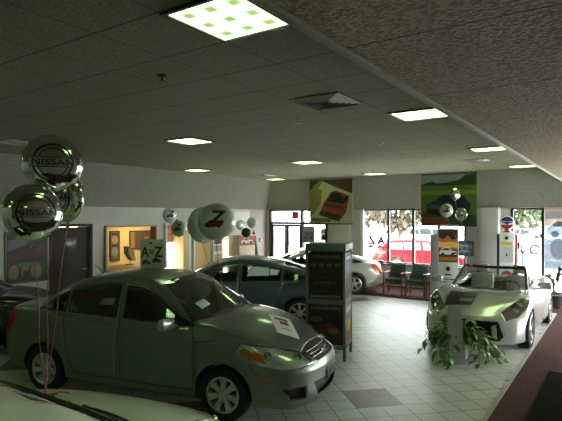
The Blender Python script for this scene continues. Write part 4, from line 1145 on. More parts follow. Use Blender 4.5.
# ------------------------------------------------------------------ balloons
M_FOIL = mat('silver foil', (.78,.80,.76), .10, 1., bump=.12, scale=7)
M_FOILW = mat('pale green white foil', (.60,.68,.61), .22, .2, coat=.5, bump=.1, scale=7)
M_RIB = mat('red ribbon', (.35,.05,.06), .4)
M_RIBG = mat('grey ribbon', (.3,.32,.3), .5)
def balloon(name, lab, c, r, m, facing, ribend, group, art=None, rib=M_RIB, tilt=0., th=.42):
    """foil balloon: two crimped discs puffed out; facing: yaw of the printed side"""
    t = thing(name, lab, 'balloon', c, facing, group)
    D = lambda rho: th*r*max(0, 1-rho**2.3)**.62
    b = NB(); K, Nn = 14, 56; rng = random.Random(lab)
    ph = [rng.random()*6 for _ in range(3)]
    T = Matrix.Rotation(tilt, 3, 'Y')
    for s in (-1, 1):
        rings = []
        for i in range(K+1):
            rho = math.sin(i/K*PI/2); ring = []
            for k in range(Nn):
                a = 2*PI*k/Nn
                w = rho**6*(.05*math.sin(15*a+ph[0])+.03*math.sin(23*a+ph[1]))
                rr = r*rho*(1+(.012*math.sin(15*a+ph[0]) if i == K else 0)); y = s*(D(rho)*(1+w*2.2)) if i < K else 0
                ring.append(b.verts.new(T @ V((rr*math.cos(a), y, rr*math.sin(a)))))
                if i == 0: break
            rings.append(ring)
        for p, q in zip(rings[:-1], rings[1:]):
            for k in range(Nn):
                v = (p[0], q[k], q[(k+1)%Nn]) if len(p) == 1 else (p[k], q[k], q[(k+1)%Nn], p[(k+1)%Nn])
                b.faces.new(v if s < 0 else v[::-1])
    bmesh.ops.remove_doubles(b, verts=b.verts[:], dist=1e-5); bmesh.ops.recalc_face_normals(b, faces=b.faces[:])
    obj('foil_skin', b, m, t)
    b = NB(); poly(b, [T @ V(p) for p in ((-.05*r,-.004,-.97*r),(.05*r,-.004,-.97*r),(.12*r,-.004,-1.22*r),(-.12*r,-.004,-1.22*r))], 0, .008, (0,1,0)); obj('filling_tail', b, m, t)
    if art:
        b = NB(); mats = art(b, r, lambda x, y, k=1: T @ V((x, -D(min(.99, math.hypot(x,y)/r))-.002-.0008*k, y))); obj('print', b, mats, t)
    if ribend is not None:
        Ri = Matrix.Rotation(-facing, 3, 'Z'); e = Ri @ (V(ribend)-V(c)); p0 = T @ V((0,0,-1.15*r)); b = NB()
        pts = []
        for i in range(11):
            s = i/10; q = p0.lerp(e, s); q.x += .012*math.sin(s*9+ph[2])*(1-s)*s*4; pts.append(q)
        tube(b, pts, .0035, 5); obj('ribbon', b, rib, t)
    return t
def grid_poly(b, f, pts, mi, k=1):
    for q in fine2d([pts], .02):
        F = b.faces.new([b.verts.new(f(x,y,k)) for x,y in q]); F.material_index = mi
def art_logo(b, r, f):
    n = 48; A = [2*PI*i/n for i in range(n)]
    for r0, r1, mi in ((.60,.66,0),(.48,.51,0)):
        for i in range(n):
            j = (i+1)%n; grid_poly(b, f, [(r*r0*math.cos(A[i]),r*r0*math.sin(A[i])),(r*r1*math.cos(A[i]),r*r1*math.sin(A[i])),(r*r1*math.cos(A[j]),r*r1*math.sin(A[j])),(r*r0*math.cos(A[j]),r*r0*math.sin(A[j]))], mi)
    for i in range(16):
        x0, x1 = -.74+1.48*i/16, -.74+1.48*(i+1)/16
        for y0, y1, mi in ((-.17,-.145,0),(.145,.17,0)): grid_poly(b, f, [(r*x0,r*y0),(r*x1,r*y0),(r*x1,r*y1),(r*x0,r*y1)], mi)
        for y0, y1 in ((-.145,0),(0,.145)): grid_poly(b, f, [(r*x0,r*y0),(r*x1,r*y0),(r*x1,r*y1),(r*x0,r*y1)], 1)
    text2d(b, 'NISSAN', lambda x, y: f(x, y, 3), 0, 0, 1.32*r, .20*r, 0, bold=.012*r, fine=.03)
    return [M_INK, mat('brushed foil band',(.32,.33,.31),.3,.8)]
def art_z(b, r, f):
    text2d(b, 'Z', lambda x, y: f(x, y, 2), .06*r, .24*r, .66*r, .60*r, 0, slant=.2, bold=.05*r, fine=.02)
    c = [(-.62,-.22),(-.5,-.30),(.1,-.26),(.36,-.16),(.34,-.05),(.1,.02),(-.1,.12),(-.36,.08),(-.5,-.04),(-.62,-.10)]
    grid_poly(b, f, [(x*r,y*r) for x,y in c], 1, 4); grid_poly(b, f, [(x*r,y*r) for x,y in ((-.36,.0),(.0,.0),(-.1,.08),(-.3,.06))], 0, 5)
    for cx in (-.42,.14): grid_poly(b, f, [((cx+.09*math.cos(2*PI*i/10))*r,(-.25+.07*math.sin(2*PI*i/10))*r) for i in range(10)], 0, 5)
    text2d(b, 'to', lambda x, y: f(x, y, 2), -.1*r, .62*r, .3*r, .2*r, 1, fine=.02)
    return [M_INK, mat('dark red foil print',(.20,.02,.02),.4)]
fc = lambda x, y: math.atan2(-x, y)     # yaw that turns a print towards the camera spot
GN = 'silver balloons tied above the white car'
E1 = (-3.20,1.90,1.14)
balloon('foil_balloon', 'upper silver foil balloon with black lettering in the bunch at left', (-3.66,2.23,2.76), .222, M_FOIL, fc(-3.66,2.23)+.05, E1, GN, art_logo)
balloon('foil_balloon', 'lower left silver foil balloon with black lettering in the bunch at left', (-3.63,2.06,2.375), .215, M_FOIL, fc(-3.63,2.06)+.28, E1, GN, art_logo)
balloon('foil_balloon', 'silver foil balloon seen edge on at the right rear of the left bunch', (-3.77,2.43,2.50), .20, M_FOIL, fc(-3.77,2.43)-1.0, E1, GN, art_logo)
b = NB()
for k in range(7):
    a = k*.9; tube(b, [V(E1)+V((.02*math.cos(a+s*1.3)*(1+s*.9)-.02*k+.06, .03*math.sin(a)*s, .012*math.sin(s*2+a)+.01)) for s in np.linspace(0,4,14)], .004, 5)
obj('curled_ribbon', b, mat('bright red ribbon',(.6,.06,.05),.4), label='curled red ribbon tying the silver balloons to the white car', cat='ribbon')
GZ = 'round pale balloons above the grey green sedan'
E2 = (-3.95,4.62,1.10)
balloon('foil_balloon', 'large round pale balloon printed with a black letter and red car', (-4.14,4.68,2.28), .228, M_FOILW, fc(-4.14,4.68), E2, GZ, art_z)
balloon('foil_balloon', 'plain pale balloon half hidden behind the round balloon with the letter', (-4.52,4.86,2.235), .235, M_FOILW, fc(-4.52,4.86)+.55, E2, GZ)
GB = 'small dark green balloons over the blue sedan'
E3 = (-8.35,8.0,1.2)
balloon('foil_balloon', 'upper pale balloon of the trio left of the large letter balloon', (-8.19,7.74,2.37), .165, M_FOILW, fc(-8.19,7.74)+.3, E3, GB, art_z, M_RIBG)
balloon('foil_balloon', 'lower right pale balloon of the trio left of the large letter balloon', (-7.90,7.73,2.08), .175, M_FOILW, fc(-7.9,7.73)-.35, E3, GB, art_z, M_RIBG)
balloon('foil_balloon', 'lower left dark side balloon of the trio left of the large letter balloon', (-8.33,8.02,2.15), .14, M_FOIL, fc(-8.33,8.02)+.9, E3, GB, None, M_RIBG)
GC = 'small balloons by the left end of the entrance'
E4 = (-9.25,12.2,1.25)
balloon('foil_balloon', 'left balloon of the small far trio right of the letter balloon', (-9.43,11.76,2.08), .155, M_FOILW, fc(-9.4,11.7)+.5, E4, GC, None, M_RIBG)
balloon('foil_balloon', 'right balloon of the small far trio right of the letter balloon', (-9.24,12.05,2.15), .16, M_FOILW, fc(-9.2,12)-.4, E4, GC, None, M_RIBG)
balloon('foil_balloon', 'lowest balloon of the small far trio right of the letter balloon', (-9.18,11.70,1.86), .14, mat('dark green foil',(.05,.10,.06),.2,.6), fc(-9.2,11.7), E4, GC, None, M_RIBG)
GD = 'silver balloons floating before the blue car banner'
E5 = (-2.46,10.44,1.28)
balloon('foil_balloon', 'topmost silver balloon before the blue car banner', (-2.80,10.43,2.80), .125, M_FOIL, fc(-2.8,10.43)+.7, E5, GD, None, M_RIBG)
balloon('foil_balloon', 'left pale balloon before the blue car banner', (-2.89,10.13,2.46), .135, M_FOILW, fc(-2.9,10.1)+.3, E5, GD, art_z, M_RIBG)
balloon('foil_balloon', 'lower right silver balloon before the blue car banner', (-2.72,10.58,2.385), .135, M_FOIL, fc(-2.7,10.6)-.5, E5, GD, None, M_RIBG)
# ------------------------------------------------------------------ furniture and displays
M_WOOD = mat('brown arm wood', (.20,.085,.035), .45, scale=8, var=.25)
M_TEAL = mat('dark green upholstery', (.045,.085,.07), .8, scale=40, var=.2)
def chair(x, y, rz, lab):
    t = thing('arm_chair', lab, 'chair', (x, y, .010), rz, 'green chairs along the back window')
    b = NB(); box(b, (0,0,.42), (.50,.50,.10), bev=.03); obj('seat', b, M_TEAL, t)
    b = NB(); box(b, (0,.24,.66), (.50,.08,.44), bev=.03, rot=Matrix.Rotation(-.15,4,'X')); obj('backrest', b, M_TEAL, t)
    for s in (1,-1):
        b = NB(); box(b, (s*.28,-.02,.635), (.06,.5,.035), bev=.01); obj('arm', b, M_WOOD, t)
        for yy, h in ((-.22,.62),(.22,.62)): b = NB(); box(b, (s*.28,yy,h/2), (.045,.045,h), bev=.006); obj('leg', b, M_WOOD, t)
    for yy in (-.2,.2): b = NB(); box(b, (0,yy,.33), (.54,.03,.06)); obj('seat_rail', b, M_WOOD, t)
for x, lab in ((-5.66,'leftmost green padded arm chair with wooden arms below the window'),(-4.98,'middle green padded arm chair with wooden arms, right of the tail of the silver car'),(-4.35,'rightmost green arm chair, half hidden by the picture stand')): chair(x, 14.5, 0, lab)
# roll-up stand with the fiery picture and a pale slab beside it
t = thing('poster_stand', 'upright white poster stand with an orange fire picture of a white car', 'poster stand', (-3.92,13.92,.010), math.radians(8))
b = NB(); box(b, (0,0,1.02), (.54,.03,1.96), bev=.004); obj('panel', b, M_FRAMEW, t); b = NB(); box(b, (0,0,.03), (.6,.3,.06), bev=.01); obj('base', b, M_METAL, t)
mf = [I('fire orange',(.50,.16,.03)), I('fire dark',(.06,.03,.02)), I('fire yellow',(.85,.5,.15)), M_PAPER, M_INK, M_INKR]
p = Print((0,-.0155,1.02), (1,0,0), (0,0,1), mf)
p.rect(-.25,.06,.25,.94,1); p.poly([(-.25,.42),(.25,.42),(.25,.72),(.1,.66),(0,.8),(-.12,.68),(-.25,.74)],0); p.poly([(-.25,.46),(.25,.46),(.25,.6),(.08,.62),(-.1,.6),(-.25,.62)],2); p.rect(-.25,.1,.25,.2,0)
p.car(0,.34,.46,.24,3,1); p.ell(0,-.12,.06,.07,4); p.rect(-.08,-.3,.08,-.26,4); p.rect(-.18,-.42,.18,-.39,4)
p.done('print', t)
b = NB(); box(b, (-4.30,14.02,.93), (.27,.12,1.82), rz=.25, bev=.01); obj('display_slab', b, mat('pale blue grey panel',(.38,.42,.46),.5), label='plain pale blue grey upright slab just left of the fire poster stand', cat='display stand')
t = thing('monitor_stand', 'flat black monitor on a slim pole right of the fire poster stand', 'monitor', (-3.82,15.38,.010), math.radians(6))
b = NB(); box(b, (0,0,1.38), (.46,.06,.46), bev=.012); mo = obj('monitor', b, M_BLACK, t)
mm = [I('screen dark',(.02,.04,.05),.2), I('screen teal',(.04,.12,.14),.3), I('screen pale',(.22,.34,.38),.3)]
p = Print((0,-.031,1.38), (1,0,0), (0,0,1), mm); p.rect(-.2,-.2,.2,.2,0); p.rect(-.18,0,.18,.13,1); p.car(0,-.08,.3,.12,2,0); p.rect(-.15,.06,.1,.10,2); p.done('screen', mo)
b = NB(); tube(b, [(0,.03,.02),(0,.03,1.3)], .025, 10); obj('pole', b, M_METAL, t); b = NB(); lathe(b, [(.2,0),(.2,.015),(.04,.03)], 20); obj('foot', b, M_METAL, t)
# old petrol pump
t = thing('petrol_pump', 'old fashioned white and red petrol pump with a round globe on top', 'petrol pump', (-2.66,15.25,.010), math.radians(6))
MW = mat('white enamel',(.78,.80,.80),.25,coat=.5); MR = mat('red enamel',(.42,.03,.04),.25,coat=.5); MBL = mat('navy enamel',(.03,.035,.13),.3,coat=.4)
b = NB(); box(b, (0,0,.14), (.66,.5,.28), bev=.02); obj('base', b, MR, t)
b = NB(); box(b, (0,0,1.08), (.42,.36,1.62), bev=.03); vs = [v for v in b.verts if v.co.z > 1.7]
for v in vs: v.co.x *= .88
obj('cabinet', b, MW, t)
for s in (1,-1): b = NB(); box(b, (s*.235,-.0,1.06), (.06,.30,1.56), bev=.02); obj('side_panel', b, MBL if s < 0 else MR, t)
b = NB(); lathe(b, [(.10,1.88),(.13,1.90),(.07,1.94),(.07,1.98)], 20); obj('collar', b, MR, t)
b = NB(); lathe(b, [(.02,-.075),(.15,-.07),(.195,-.04),(.2,0),(.195,.04),(.15,.07),(.02,.075)], 36, 'Y', Matrix.Translation((0,0,2.15))); gl = obj('globe', b, MW, t)
p = Print((0,-.078,2.15), (1,0,0), (0,0,1), [MW, MBL, MR, M_INK]); n = 24
arc = lambda a0, a1, r: [(r*math.cos(a0+(a1-a0)*i/n), r*math.sin(a0+(a1-a0)*i/n)) for i in range(n+1)]
p.poly(arc(.25,PI-.25,.17),1); p.poly(arc(PI+.35,2*PI-.35,.17),2); p.rect(-.13,.0,.13,.03,1); p.poly([(-.10,.02),(.10,.02),(0,-.06)],1); p.done('globe_print', gl)
p = Print((0,-.186,1.1), (1,0,0), (0,0,1), [MW, I('dial yellow',(.62,.50,.08)), MR, M_INK, I('dial glass',(.55,.58,.58),.2), MBL])
p.rect(-.15,.42,.15,.52,1); p.rect(-.15,-.05,.15,.40,4); p.rect(-.02,.12,.02,.2,3); p.rect(-.1,-.2,.1,-.15,3); p.ell(0,-.42,.15,.14,5); p.ell(0,-.40,.13,.11,2); p.rect(-.12,-.46,.12,-.40,0); p.ell(0,.63,.05,.05,3); p.done('dial_face', t)
b = NB(); tube(b, [(.26,-.05,1.55),(.36,-.08,1.52),(.40,-.1,1.2),(.38,-.1,.7),(.30,-.06,.45),(.27,-.03,.8)], .022, 8); ho = obj('hose', b, M_BLACK, t)
b = NB(); box(b, (.30,-.07,1.52), (.06,.08,.2), bev=.02); obj('nozzle', b, MR, ho)
# signs, posters on walls and glass
def poster(name, lab, c, w, h, rz, mats, draw, frame=None, cat='poster', th=.012):
    t = thing(name, lab, cat, c, rz); b = NB(); box(b, (0,0,0), (w,th,h)); obj('sheet', b, mats[0], t)
    if frame:
        b = NB()
        for s in (1,-1): box(b, (s*w/2,0,0), (.03,th+.02,h+.03)); box(b, (0,0,s*h/2), (w+.03,th+.02,.03))
        obj('frame', b, frame, t)
    p = Print((0,-th/2-.0005,0), (1,0,0), (0,0,1), mats); draw(p)
    if len(p.b.faces): p.done('print', t)
    else: p.b.free()
    return t
W90 = PI/2
def d1_(p):
    p.rect(-.46,-.56,.46,-.1,2); p.poly([(-.46,-.1),(.46,.02),(.46,.30),(-.46,.02)],1); p.poly([(-.46,.15),(.46,.45),(.46,.56),(-.46,.40)],3)
    for x, w in ((-.32,.12),(-.05,.09),(.22,.14)): p.ell(x,-.34,w,.17,4)
    p.ell(.0,-.18,.3,.05,3); p.rect(-.1,-.5,.06,-.3,1)
poster('wall_poster', 'dark framed poster with tan shapes on the far left wall', (XL+.02,6.45,1.38), 1.0, 1.18, W90, [I('poster black',(.018,.018,.017)), I('poster dark red',(.06,.026,.02)), I('poster dull green',(.04,.043,.032)), I('poster slate',(.11,.115,.10)), I('poster tan',(.20,.145,.06))], d1_, mat('dull poster frame',(.07,.073,.065),.4))
t = poster('door_sign', 'red square sticker sign on the glass above the entrance', (-10.30,YB-.0,2.38), .30, .28, 0, [mat('red sign',(.62,.05,.06),.5), M_INKR], lambda p: p.rect(-.13,-.12,.13,-.09,1), cat='sign', th=.006)
def dG(p): p.rect(-.22,.1,.22,.28,1); p.car(0,-.05,.4,.2,2,3); p.rect(-.2,-.28,.2,-.2,1)
poster('glass_poster', 'dark grey poster on the glass right of the entrance doors', (-9.70,YB-.0,1.66), .50, .62, 0, [I('gp dark',(.10,.11,.12)), I('gp mid',(.2,.22,.24)), I('gp blue',(.12,.15,.2)), M_INK], dG, th=.006)
poster('glass_poster', 'small yellow and black notice on the glass right of the dark grey poster', (-9.07,YB-.0,1.67), .22, .44, 0, [M_PAPER, I('np yellow',(.55,.45,.05)), M_INK], lambda p: (p.rect(-.11,.06,.11,.21,1), p.ell(0,-.09,.06,.08,2), p.rect(-.08,-.2,.08,-.1,2)), th=.006)
t = thing('window_lettering', 'red and black reversed letters and cars stuck on the back window', 'sticker', (-7.02,YB+.052,1.42), 0)
b = NB(); box(b, (0,0,0), (.66,.006,.50)); obj('clear_film', b, M_PANE, t)
p = Print((0,-.0035,0), (1,0,0), (0,0,1), MS); p.text('Z', -.17, .08, .24, .26, 2, mirror=True, bold=.028); p.text('A', .17, .08, .24, .26, 1, mirror=True, bold=.028); p.car(-.17,-.13,.26,.11,4,1); p.car(.17,-.13,.26,.11,3,1); p.done('print', t)
def dW(p):
    p.rect(-.55,.35,.55,.88,4); p.rect(-.55,.55,.55,.75,1); p.car(0,.25,1.0,.5,2,3); p.rect(-.55,-.88,.55,-.02,2); p.ell(-.2,-.3,.22,.3,1); p.ell(-.2,-.3,.13,.2,0); p.rect(.1,-.5,.5,-.1,1); p.rect(-.5,-.8,.5,-.7,0)
mw = []
for n_, c_ in (('wp white',(.62,.66,.70)),('wp blue',(.38,.44,.52)),('wp grey',(.50,.54,.58)),('wp slate',(.22,.26,.32)),('wp peach',(.70,.50,.36))):
    m = mat(n_, c_, .6); b_ = principled(m); nt_ = m.node_tree; tl = nt_.nodes.new('ShaderNodeBsdfTranslucent'); ms = nt_.nodes.new('ShaderNodeMixShader'); ms.inputs[0].default_value = .6
    nt_.links.new(b_.inputs['Base Color'].links[0].from_socket, tl.inputs[0]); nt_.links.new(b_.outputs[0], ms.inputs[1]); nt_.links.new(tl.outputs[0], ms.inputs[2]); nt_.links.new(ms.outputs[0], nt_.nodes['Material Output'].inputs[0]); mw.append(m)
poster('window_poster', 'large pale blue grey car poster hung in the right hand window', (-1.26,YB-.03,1.72), 1.14, 1.78, 0, mw, dW, th=.01)
# things by the left wall
def dO(p): p.ell(0,.2,.12,.14,1); p.ell(0,-.2,.13,.16,2); p.rect(-.14,-.02,.14,.04,3); p.rect(-.12,.36,.12,.42,3)
poster('office_poster', 'tall dark poster on the yellow office wall seen through the opening', (XO+.02,10.66,1.36), .36, .96, W90, [I('op brown',(.10,.07,.05)), I('op tan',(.30,.22,.14)), I('op grey',(.2,.19,.16)), M_INK], dO, M_DARK)
poster('office_picture', 'wide dark picture high on the yellow office wall behind the roof placard', (XO+.02,11.78,1.52), 1.0, .62, W90, [I('of brown',(.09,.05,.03)), I('of ochre',(.25,.15,.05))], lambda p: (p.rect(-.48,-.28,-.3,.28,1), p.rect(.1,-.1,.3,.1,1)), M_DARK)
poster('office_picture', 'picture on the wall seen through the narrow lit doorway', (XO+.02,13.18,1.70), .66, .62, W90, [I('op3',(.16,.08,.05)), I('op4',(.40,.28,.2)), I('op5',(.10,.12,.12))], lambda p: (p.rect(-.3,-.28,.3,-.05,1), p.ell(-.1,.1,.12,.14,1), p.ell(.16,.08,.1,.14,2)), M_DARK)
t = thing('desk_lamp', 'grey green hooded lamp on the office counter left of the roof placard', 'lamp', (-12.3,10.0,.875), .5)
b = NB(); lathe(b, [(.12,0),(.12,.02),(.03,.035)], 16); obj('base', b, M_KF, t); b = NB(); tube(b, [(0,0,.03),(0,.05,.30),(0,-.05,.42)], .016, 8); obj('arm', b, M_KF, t)
b = NB(); poly(b, [(-.06,-.34,.58),(-.06,.12,.42),(-.06,.26,.10),(-.06,.0,.14),(-.06,-.32,.36)], 0, .14, (1,0,0)); obj('lamp_shade', b, M_KF, t)
b = NB(); box(b, (-12.3,9.55,.425), (.8,2.6,.85)); box(b, (-12.3,9.55,.862), (.9,2.7,.025)); 
obj('office_counter', b, mat('tan counter',(.42,.30,.15),.5), label='tan office counter below the opening in the left wall', cat='counter')
t = thing('office_chair', 'dark desk chair seen through the narrow lit doorway', 'chair', (-12.9,12.25,0), .6)
b = NB(); box(b, (0,0,.48), (.5,.5,.1), bev=.04); obj('seat', b, M_BLACK, t); b = NB(); box(b, (-.24,0,.90), (.1,.46,.62), bev=.04); obj('backrest', b, M_BLACK, t); b = NB(); tube(b, [(0,0,.08),(0,0,.45)], .03, 8); obj('column', b, M_METAL, t)
b = NB()
for k in range(5): a = 2*PI*k/5; tube(b, [(0,0,.1),(.28*math.cos(a),.28*math.sin(a),.04)], [.025,.02], 6); lathe(b, [(.03,-.03),(.03,.03)], 10, 'Y', Matrix.Translation((.28*math.cos(a),.28*math.sin(a),.03)))
obj('castor_base', b, M_BLACK, t)
def dP(p): p.rect(-.2,.05,.2,.5,1); p.rect(-.2,-.2,.2,.0,2); p.rect(-.18,-.55,.18,-.3,3)
poster('wall_notice', 'white notice board with pinned sheets right of the beige blind', (XL+.02,13.22,1.33), .5, 1.2, W90, [M_PAPER, I('nb red',(.30,.10,.08)), I('nb grey',(.4,.4,.38)), I('nb tan',(.55,.45,.3))], dP, M_FRAMEW)
t = thing('display_cabinet', 'beige cabinet with a red car picture at its top against the left wall', 'cabinet', (-11.22,14.05,0), 0)
b = NB(); box(b, (0,0,.84), (.5,.9,1.68), bev=.01); obj('body', b, mat('beige laminate',(.52,.40,.26),.5,scale=4), t)
p = Print((.2505,0,1.48), (0,1,0), (0,0,1), [I('cp red',(.28,.05,.03)), M_INK, I('cp pale',(.5,.4,.34))]); p.rect(-.44,-.17,.44,.17,0); p.car(0,-.02,.7,.22,2,1); p.done('picture', t)
b = NB(); tube(b, [(.27,.30,.7),(.27,.30,.95)], .012, 6); obj('handle', b, M_METAL, t)
t = thing('furled_flag', 'dark green and red furled flag leaning at the entrance end of the left wall', 'flag', (-11.2,14.78,0))
b = NB(); tube(b, [(0,0,.02),(.0,-.05,1.85)], .014, 8); obj('pole', b, M_WOOD, t); b = NB(); tube(b, [(0,.0,.55),(.02,.02,.75),(.0,.0,1.2),(-.02,-.02,1.6),(0,-.05,1.78)], [.05,.13,.10,.07,.02], 12); obj('cloth', b, mat('green flag cloth',(.05,.08,.035),.8,scale=6,var=.6), t)
b = NB(); lathe(b, [(.14,0),(.14,.03),(.03,.06)], 16); obj('foot', b, M_BLACK, t)
t = thing('fire_alarm', 'small red alarm box on the pinkish wall by the entrance', 'alarm', (XL+.001,15.72,1.42)); b = NB(); box(b, (.025,0,0), (.05,.11,.14), bev=.01); obj('box', b, MR, t); b = NB(); box(b, (.053,0,-.01), (.008,.07,.03)); obj('pull_bar', b, MW, t)
b = NB(); box(b, (XL+.005,14.6,2.33), (.01,.9,.36)); obj('wall_sign', b, mat('pale plaque',(.62,.62,.60),.6), label='blank pale board high on the left wall above the small far balloons', cat='sign')

# ------------------------------------------------------------------ plants
M_LEAF = mat('green leaf', (.14,.27,.06), .4, scale=14, var=.5); M_LEAFD = mat('dark leaf', (.02,.05,.02), .45, scale=14, var=.5); M_STEM = mat('plant stem', (.10,.12,.04), .6)
def leaf(b, p, d, L, w, up, mi=0):
    d = V(d).normalized(); s = d.cross(V(up))
    if s.length < .05: s = V((1,0,0))
    s.normalize(); n = s.cross(d)
    pts = []
    for t, ww, dz in ((0,.03,0),(.25,.8,.06),(.5,1,.06),(.75,.65,-.02),(1,.02,-.15)):
        c = V(p)+d*L*t+n*L*dz; pts.append((b.verts.new(c+s*w*ww*.5+n*w*.12*ww), b.verts.new(c), b.verts.new(c-s*w*ww*.5+n*w*.12*ww)))
    for a, c in zip(pts[:-1], pts[1:]):
        for i in (0,1): f = b.faces.new((a[i],a[i+1],c[i+1],c[i])); f.material_index = mi
def plant(name, lab, loc, stems, rad, hgt, pot, seed, lm=M_LEAF, L=.13, W=.055, droop=.6, nl=9, cat='plant', dirs=None, low=None):
    rng = random.Random(seed); t = thing(name, lab, cat, loc); zt = pot(t)
    sb, lb = NB(), NB()
    for k in range(stems):
        a = rng.uniform(*dirs) if dirs else rng.uniform(0, 2*PI); r = rad*rng.uniform(.45,1); h = hgt*rng.uniform(.4,1); pts = []
        if low is not None and math.cos(a-low) > .35: h *= .3
        for i in range(9):
            s = i/8; pts.append(V((r*s*math.cos(a+.3*s), r*s*math.sin(a+.3*s), zt+h*math.sin(s*PI*.62)*1.05-droop*max(0,s-.45)**2*r*3.2)))
        pts = [V((p.x,p.y,max(p.z,.03))) for p in pts]
        tube(sb, pts, [.007]*5+[.004]*4, 5)
        for i in range(nl):
            s = rng.uniform(.2,1); q = s*8; i0 = min(int(q),7); p = pts[i0].lerp(pts[i0+1], q-i0); T_ = (pts[i0+1]-pts[i0]).normalized()
            d = T_*.6+V((rng.uniform(-1,1),rng.uniform(-1,1),rng.uniform(-.7,.5))); leaf(lb, p, d, L*rng.uniform(.6,1.2), W*rng.uniform(.7,1.2), (0,0,1))
            
    for v in lb.verts: v.co.z = max(v.co.z, .015)
    obj('stems', sb, M_STEM, t, kind='stuff'); obj('foliage', lb, lm, t, kind='stuff')
    return t
def pot_square(w, h, m):
    def f(t):
        b = NB(); r = bmesh.ops.create_cone(b, cap_ends=True, segments=4, radius1=w*.60, radius2=w*.70, depth=h, matrix=Matrix.Translation((0,0,h/2)) @ Matrix.Rotation(PI/4,4,'Z')); obj('pot', b, m, t)
        b = NB(); box(b, (0,0,h+.006), (w*.9,w*.9,.012)); obj('soil', b, mat('dark soil',(.03,.022,.015),.9), t); return h
    return f
def pot_round(r, h, m):
    def f(t):
        b = NB(); lathe(b, [(r*.75,0),(r,h),(r*.9,h),(r*.86,h-.03)], 24); obj('pot', b, m, t); return h-.02
    return f
plant('potted_plant', 'leafy trailing plant in a pale square pot in front of the silver sports car', (-2.22,8.50,0), 40, .76, .36, pot_square(.26,.34,mat('pale grey pot',(.45,.47,.44),.6)), 3, L=.19, W=.075, nl=12, droop=.75, low=math.radians(38))
b = NB(); w0, w1, h = .155, .085, .93
vs = [b.verts.new(p) for p in ((-w0,-.06,0),(w0,-.06,0),(w0,.06,0),(-w0,.06,0),(-w1,-.03,h),(w1,-.03,h),(w1,.03,h),(-w1,.03,h))]
for q in ((0,3,2,1),(4,5,6,7),(0,1,5,4),(1,2,6,5),(2,3,7,6),(3,0,4,7)): b.faces.new([vs[i] for i in q])
obj('tapered_post', b, mat('grey stone post',(.32,.325,.30),.7,scale=20,var=.2), label='grey tapered upright post standing before the leafy pot plant', cat='post', loc=(-2.20,8.16,0), rz=math.radians(33))
plant('potted_plant', 'dark leafy plant in a dark pot at the right edge behind the sports car', (-1.42,14.6,.010), 18, .42, .60, pot_round(.2,.32,M_BLACK), 5, lm=M_LEAFD, L=.20, W=.07, nl=8, droop=.2)
plant('sill_plant', 'low sprigs of green leaves in a trough on the window sill', (-7.05,YB-.10,.745), 16, .34, .22, lambda t: (obj('trough', (lambda b: (box(b,(0,0,.05),(.7,.13,.1),bev=.01), b)[1])(NB()), M_BLACK, t), .1)[1], 9, L=.12, W=.04, nl=6, droop=.1)

# ------------------------------------------------------------------ outdoors
b = NB(); box(b, (-5, 45, -.22), (110, 58, .2)); box(b, (25,0,-.22), (42,32,.2)); struct('ground_outside', b, mat('pale concrete',(.60,.60,.58),.9,scale=.6,var=.08))
M_BARK = mat('bark', (.10,.075,.05), .9, scale=10, var=.4)
def tree(x, y, h, w, lab, lm, seed):
    rng = random.Random(seed); t = thing('tree', lab, 'tree', (x,y,-.12), 0, 'trees beyond the parking lot')
    b = NB(); tube(b, [(0,0,0),(.1,0,h*.3),(0,.1,h*.7)], [.22,.17,.06], 8)
    for k in range(6): a = rng.uniform(0,6.28); z = h*rng.uniform(.25,.6); tube(b, [(0,0,z),(w*.3*math.cos(a),w*.3*math.sin(a),z+h*.22)], [.07,.02], 5)
    obj('trunk', b, M_BARK, t); b = NB()
    for k in range(1500):
        a = rng.uniform(0,6.28); u = rng.uniform(-1,1); r = rng.uniform(.5,1)**.5; c = math.sqrt(1-u*u)
        p = V((w*.5*r*c*math.cos(a), w*.5*r*c*math.sin(a), h*.58+h*.42*u*r)); leaf(b, p, (rng.uniform(-1,1),rng.uniform(-1,1),rng.uniform(-1,.6)), .7, .42, (0,0,1))
    obj('foliage', b, lm, t, kind='stuff')
LM = [mat('olive foliage',(.055,.062,.025),.8,scale=3,var=.4), mat('tan foliage',(.085,.066,.04),.8,scale=3,var=.4), mat('fresh foliage',(.055,.075,.025),.8,scale=3,var=.4)]
for i, (x, y, h, w, m, lab) in enumerate(((-16.4,43,7,5.5,1,'tan tree outside right above the red hatchback'),(-22.5,47,8,6,1,'brownish tree outside in the leftmost pane of the big window'),(-28,52,8,6,0,'olive tree far outside behind the entrance glass'),
    (-7.4,49,9,6.5,2,'fresh green tree outside just right of the petrol pump'),(-1.2,37,7,4,0,'olive tree outside near the right hand window mullion'),(4.5,44,8,6,2,'green tree outside behind the large window poster'))): tree(x, y, h, w, lab, LM[m], 20+i)
c, P = family(.95, 1.0, .94, mat('bright red car paint',(.34,.004,.008),.5,spec=.08), hatch=True, detail=False); P['mirrorm'] = P['paint']
build_car('red_hatchback', 'red hatchback parked outside beyond the green chairs', 'car', (-7.55,22.5,-.12), math.radians(30), c, P, 'cars parked outside')
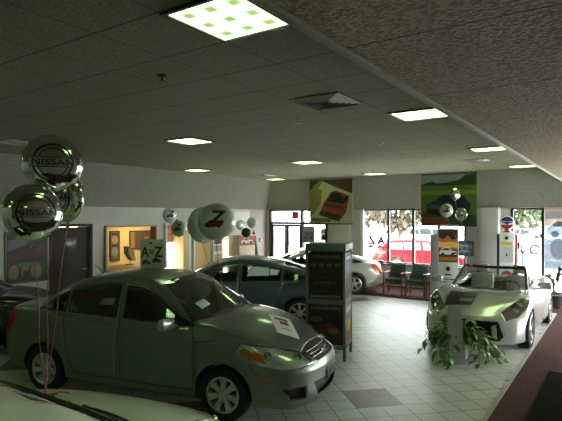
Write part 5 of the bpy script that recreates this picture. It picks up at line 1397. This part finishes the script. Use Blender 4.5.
for (x, y, rz, kz, lab, pm) in ((-11.2,35.9,24,1.12,'white car parked outside to the right of the red hatchback',paint('outdoor white paint',(.75,.76,.76),.05,.3)),(-6.4,44,150,1.0,'small dark car parked outside right of the petrol pump',paint('outdoor grey paint',(.16,.14,.15),.3,.3)),(-4.0,37.2,35,1.0,'white car parked outside beyond the large window poster',paint('outdoor cream paint',(.72,.72,.70),.05,.3))):
    c, P = family(1.0, 1.0, kz, pm, hatch=kz > 1.05, detail=False, glass=mat('dark parked car glass',(.008,.009,.01),.3,spec=.2), glassw=mat('dark parked car glass',(.008,.009,.01),.3,spec=.2)); build_car('parked_car', lab, 'car', (x,y,-.12), math.radians(rz), c, P, 'cars parked outside')

# ------------------------------------------------------------------ light, sky, camera
w = bpy.data.worlds.new('sky'); S.world = w; w.use_nodes = True; nt = w.node_tree; bg = nt.nodes['Background']
tc = nt.nodes.new('ShaderNodeTexCoord'); sp = nt.nodes.new('ShaderNodeSeparateXYZ'); nt.links.new(tc.outputs['Generated'], sp.inputs[0])
cr = nt.nodes.new('ShaderNodeValToRGB'); cr.color_ramp.elements[0].position = .45; cr.color_ramp.elements[0].color = (.80,.80,.78,1); cr.color_ramp.elements[1].position = .75; cr.color_ramp.elements[1].color = (.92,.96,1,1)
mr = nt.nodes.new('ShaderNodeMath'); mr.operation = 'MULTIPLY_ADD'; mr.inputs[1].default_value = .5; mr.inputs[2].default_value = .5
nt.links.new(sp.outputs[2], mr.inputs[0]); nt.links.new(mr.outputs[0], cr.inputs[0]); nt.links.new(cr.outputs[0], bg.inputs[0]); bg.inputs[1].default_value = SKY
li = bpy.data.lights.new('office_lamp', 'AREA'); li.energy = OFFICE; li.color = (1,.78,.42); li.size = .5; lo = bpy.data.objects.new('office_lamp', li); COL.objects.link(lo); lo.location = (-12.8,11.3,2.58)
tag(lo, 'warm ceiling lamp inside the yellow office', 'lamp')
S.view_settings.view_transform = 'Standard'; S.view_settings.look = 'None'; S.view_settings.gamma = 1; S.view_settings.use_curve_mapping = False; S.view_settings.exposure = EXPO
cd = bpy.data.cameras.new('camera'); co = bpy.data.objects.new('camera', cd); COL.objects.link(co)
co.location = (0,0,2.35); co.rotation_euler = (PI/2, 0, math.radians(34.15)); cd.sensor_width = 36; cd.lens = 36*502/562; cd.shift_y = 5.5/562; cd.clip_end = 300; cd.clip_start = .05
S.camera = co
S.cycles.transparent_max_bounces = 24; S.cycles.max_bounces = 10; S.cycles.diffuse_bounces = 5; S.cycles.sample_clamp_indirect = 6
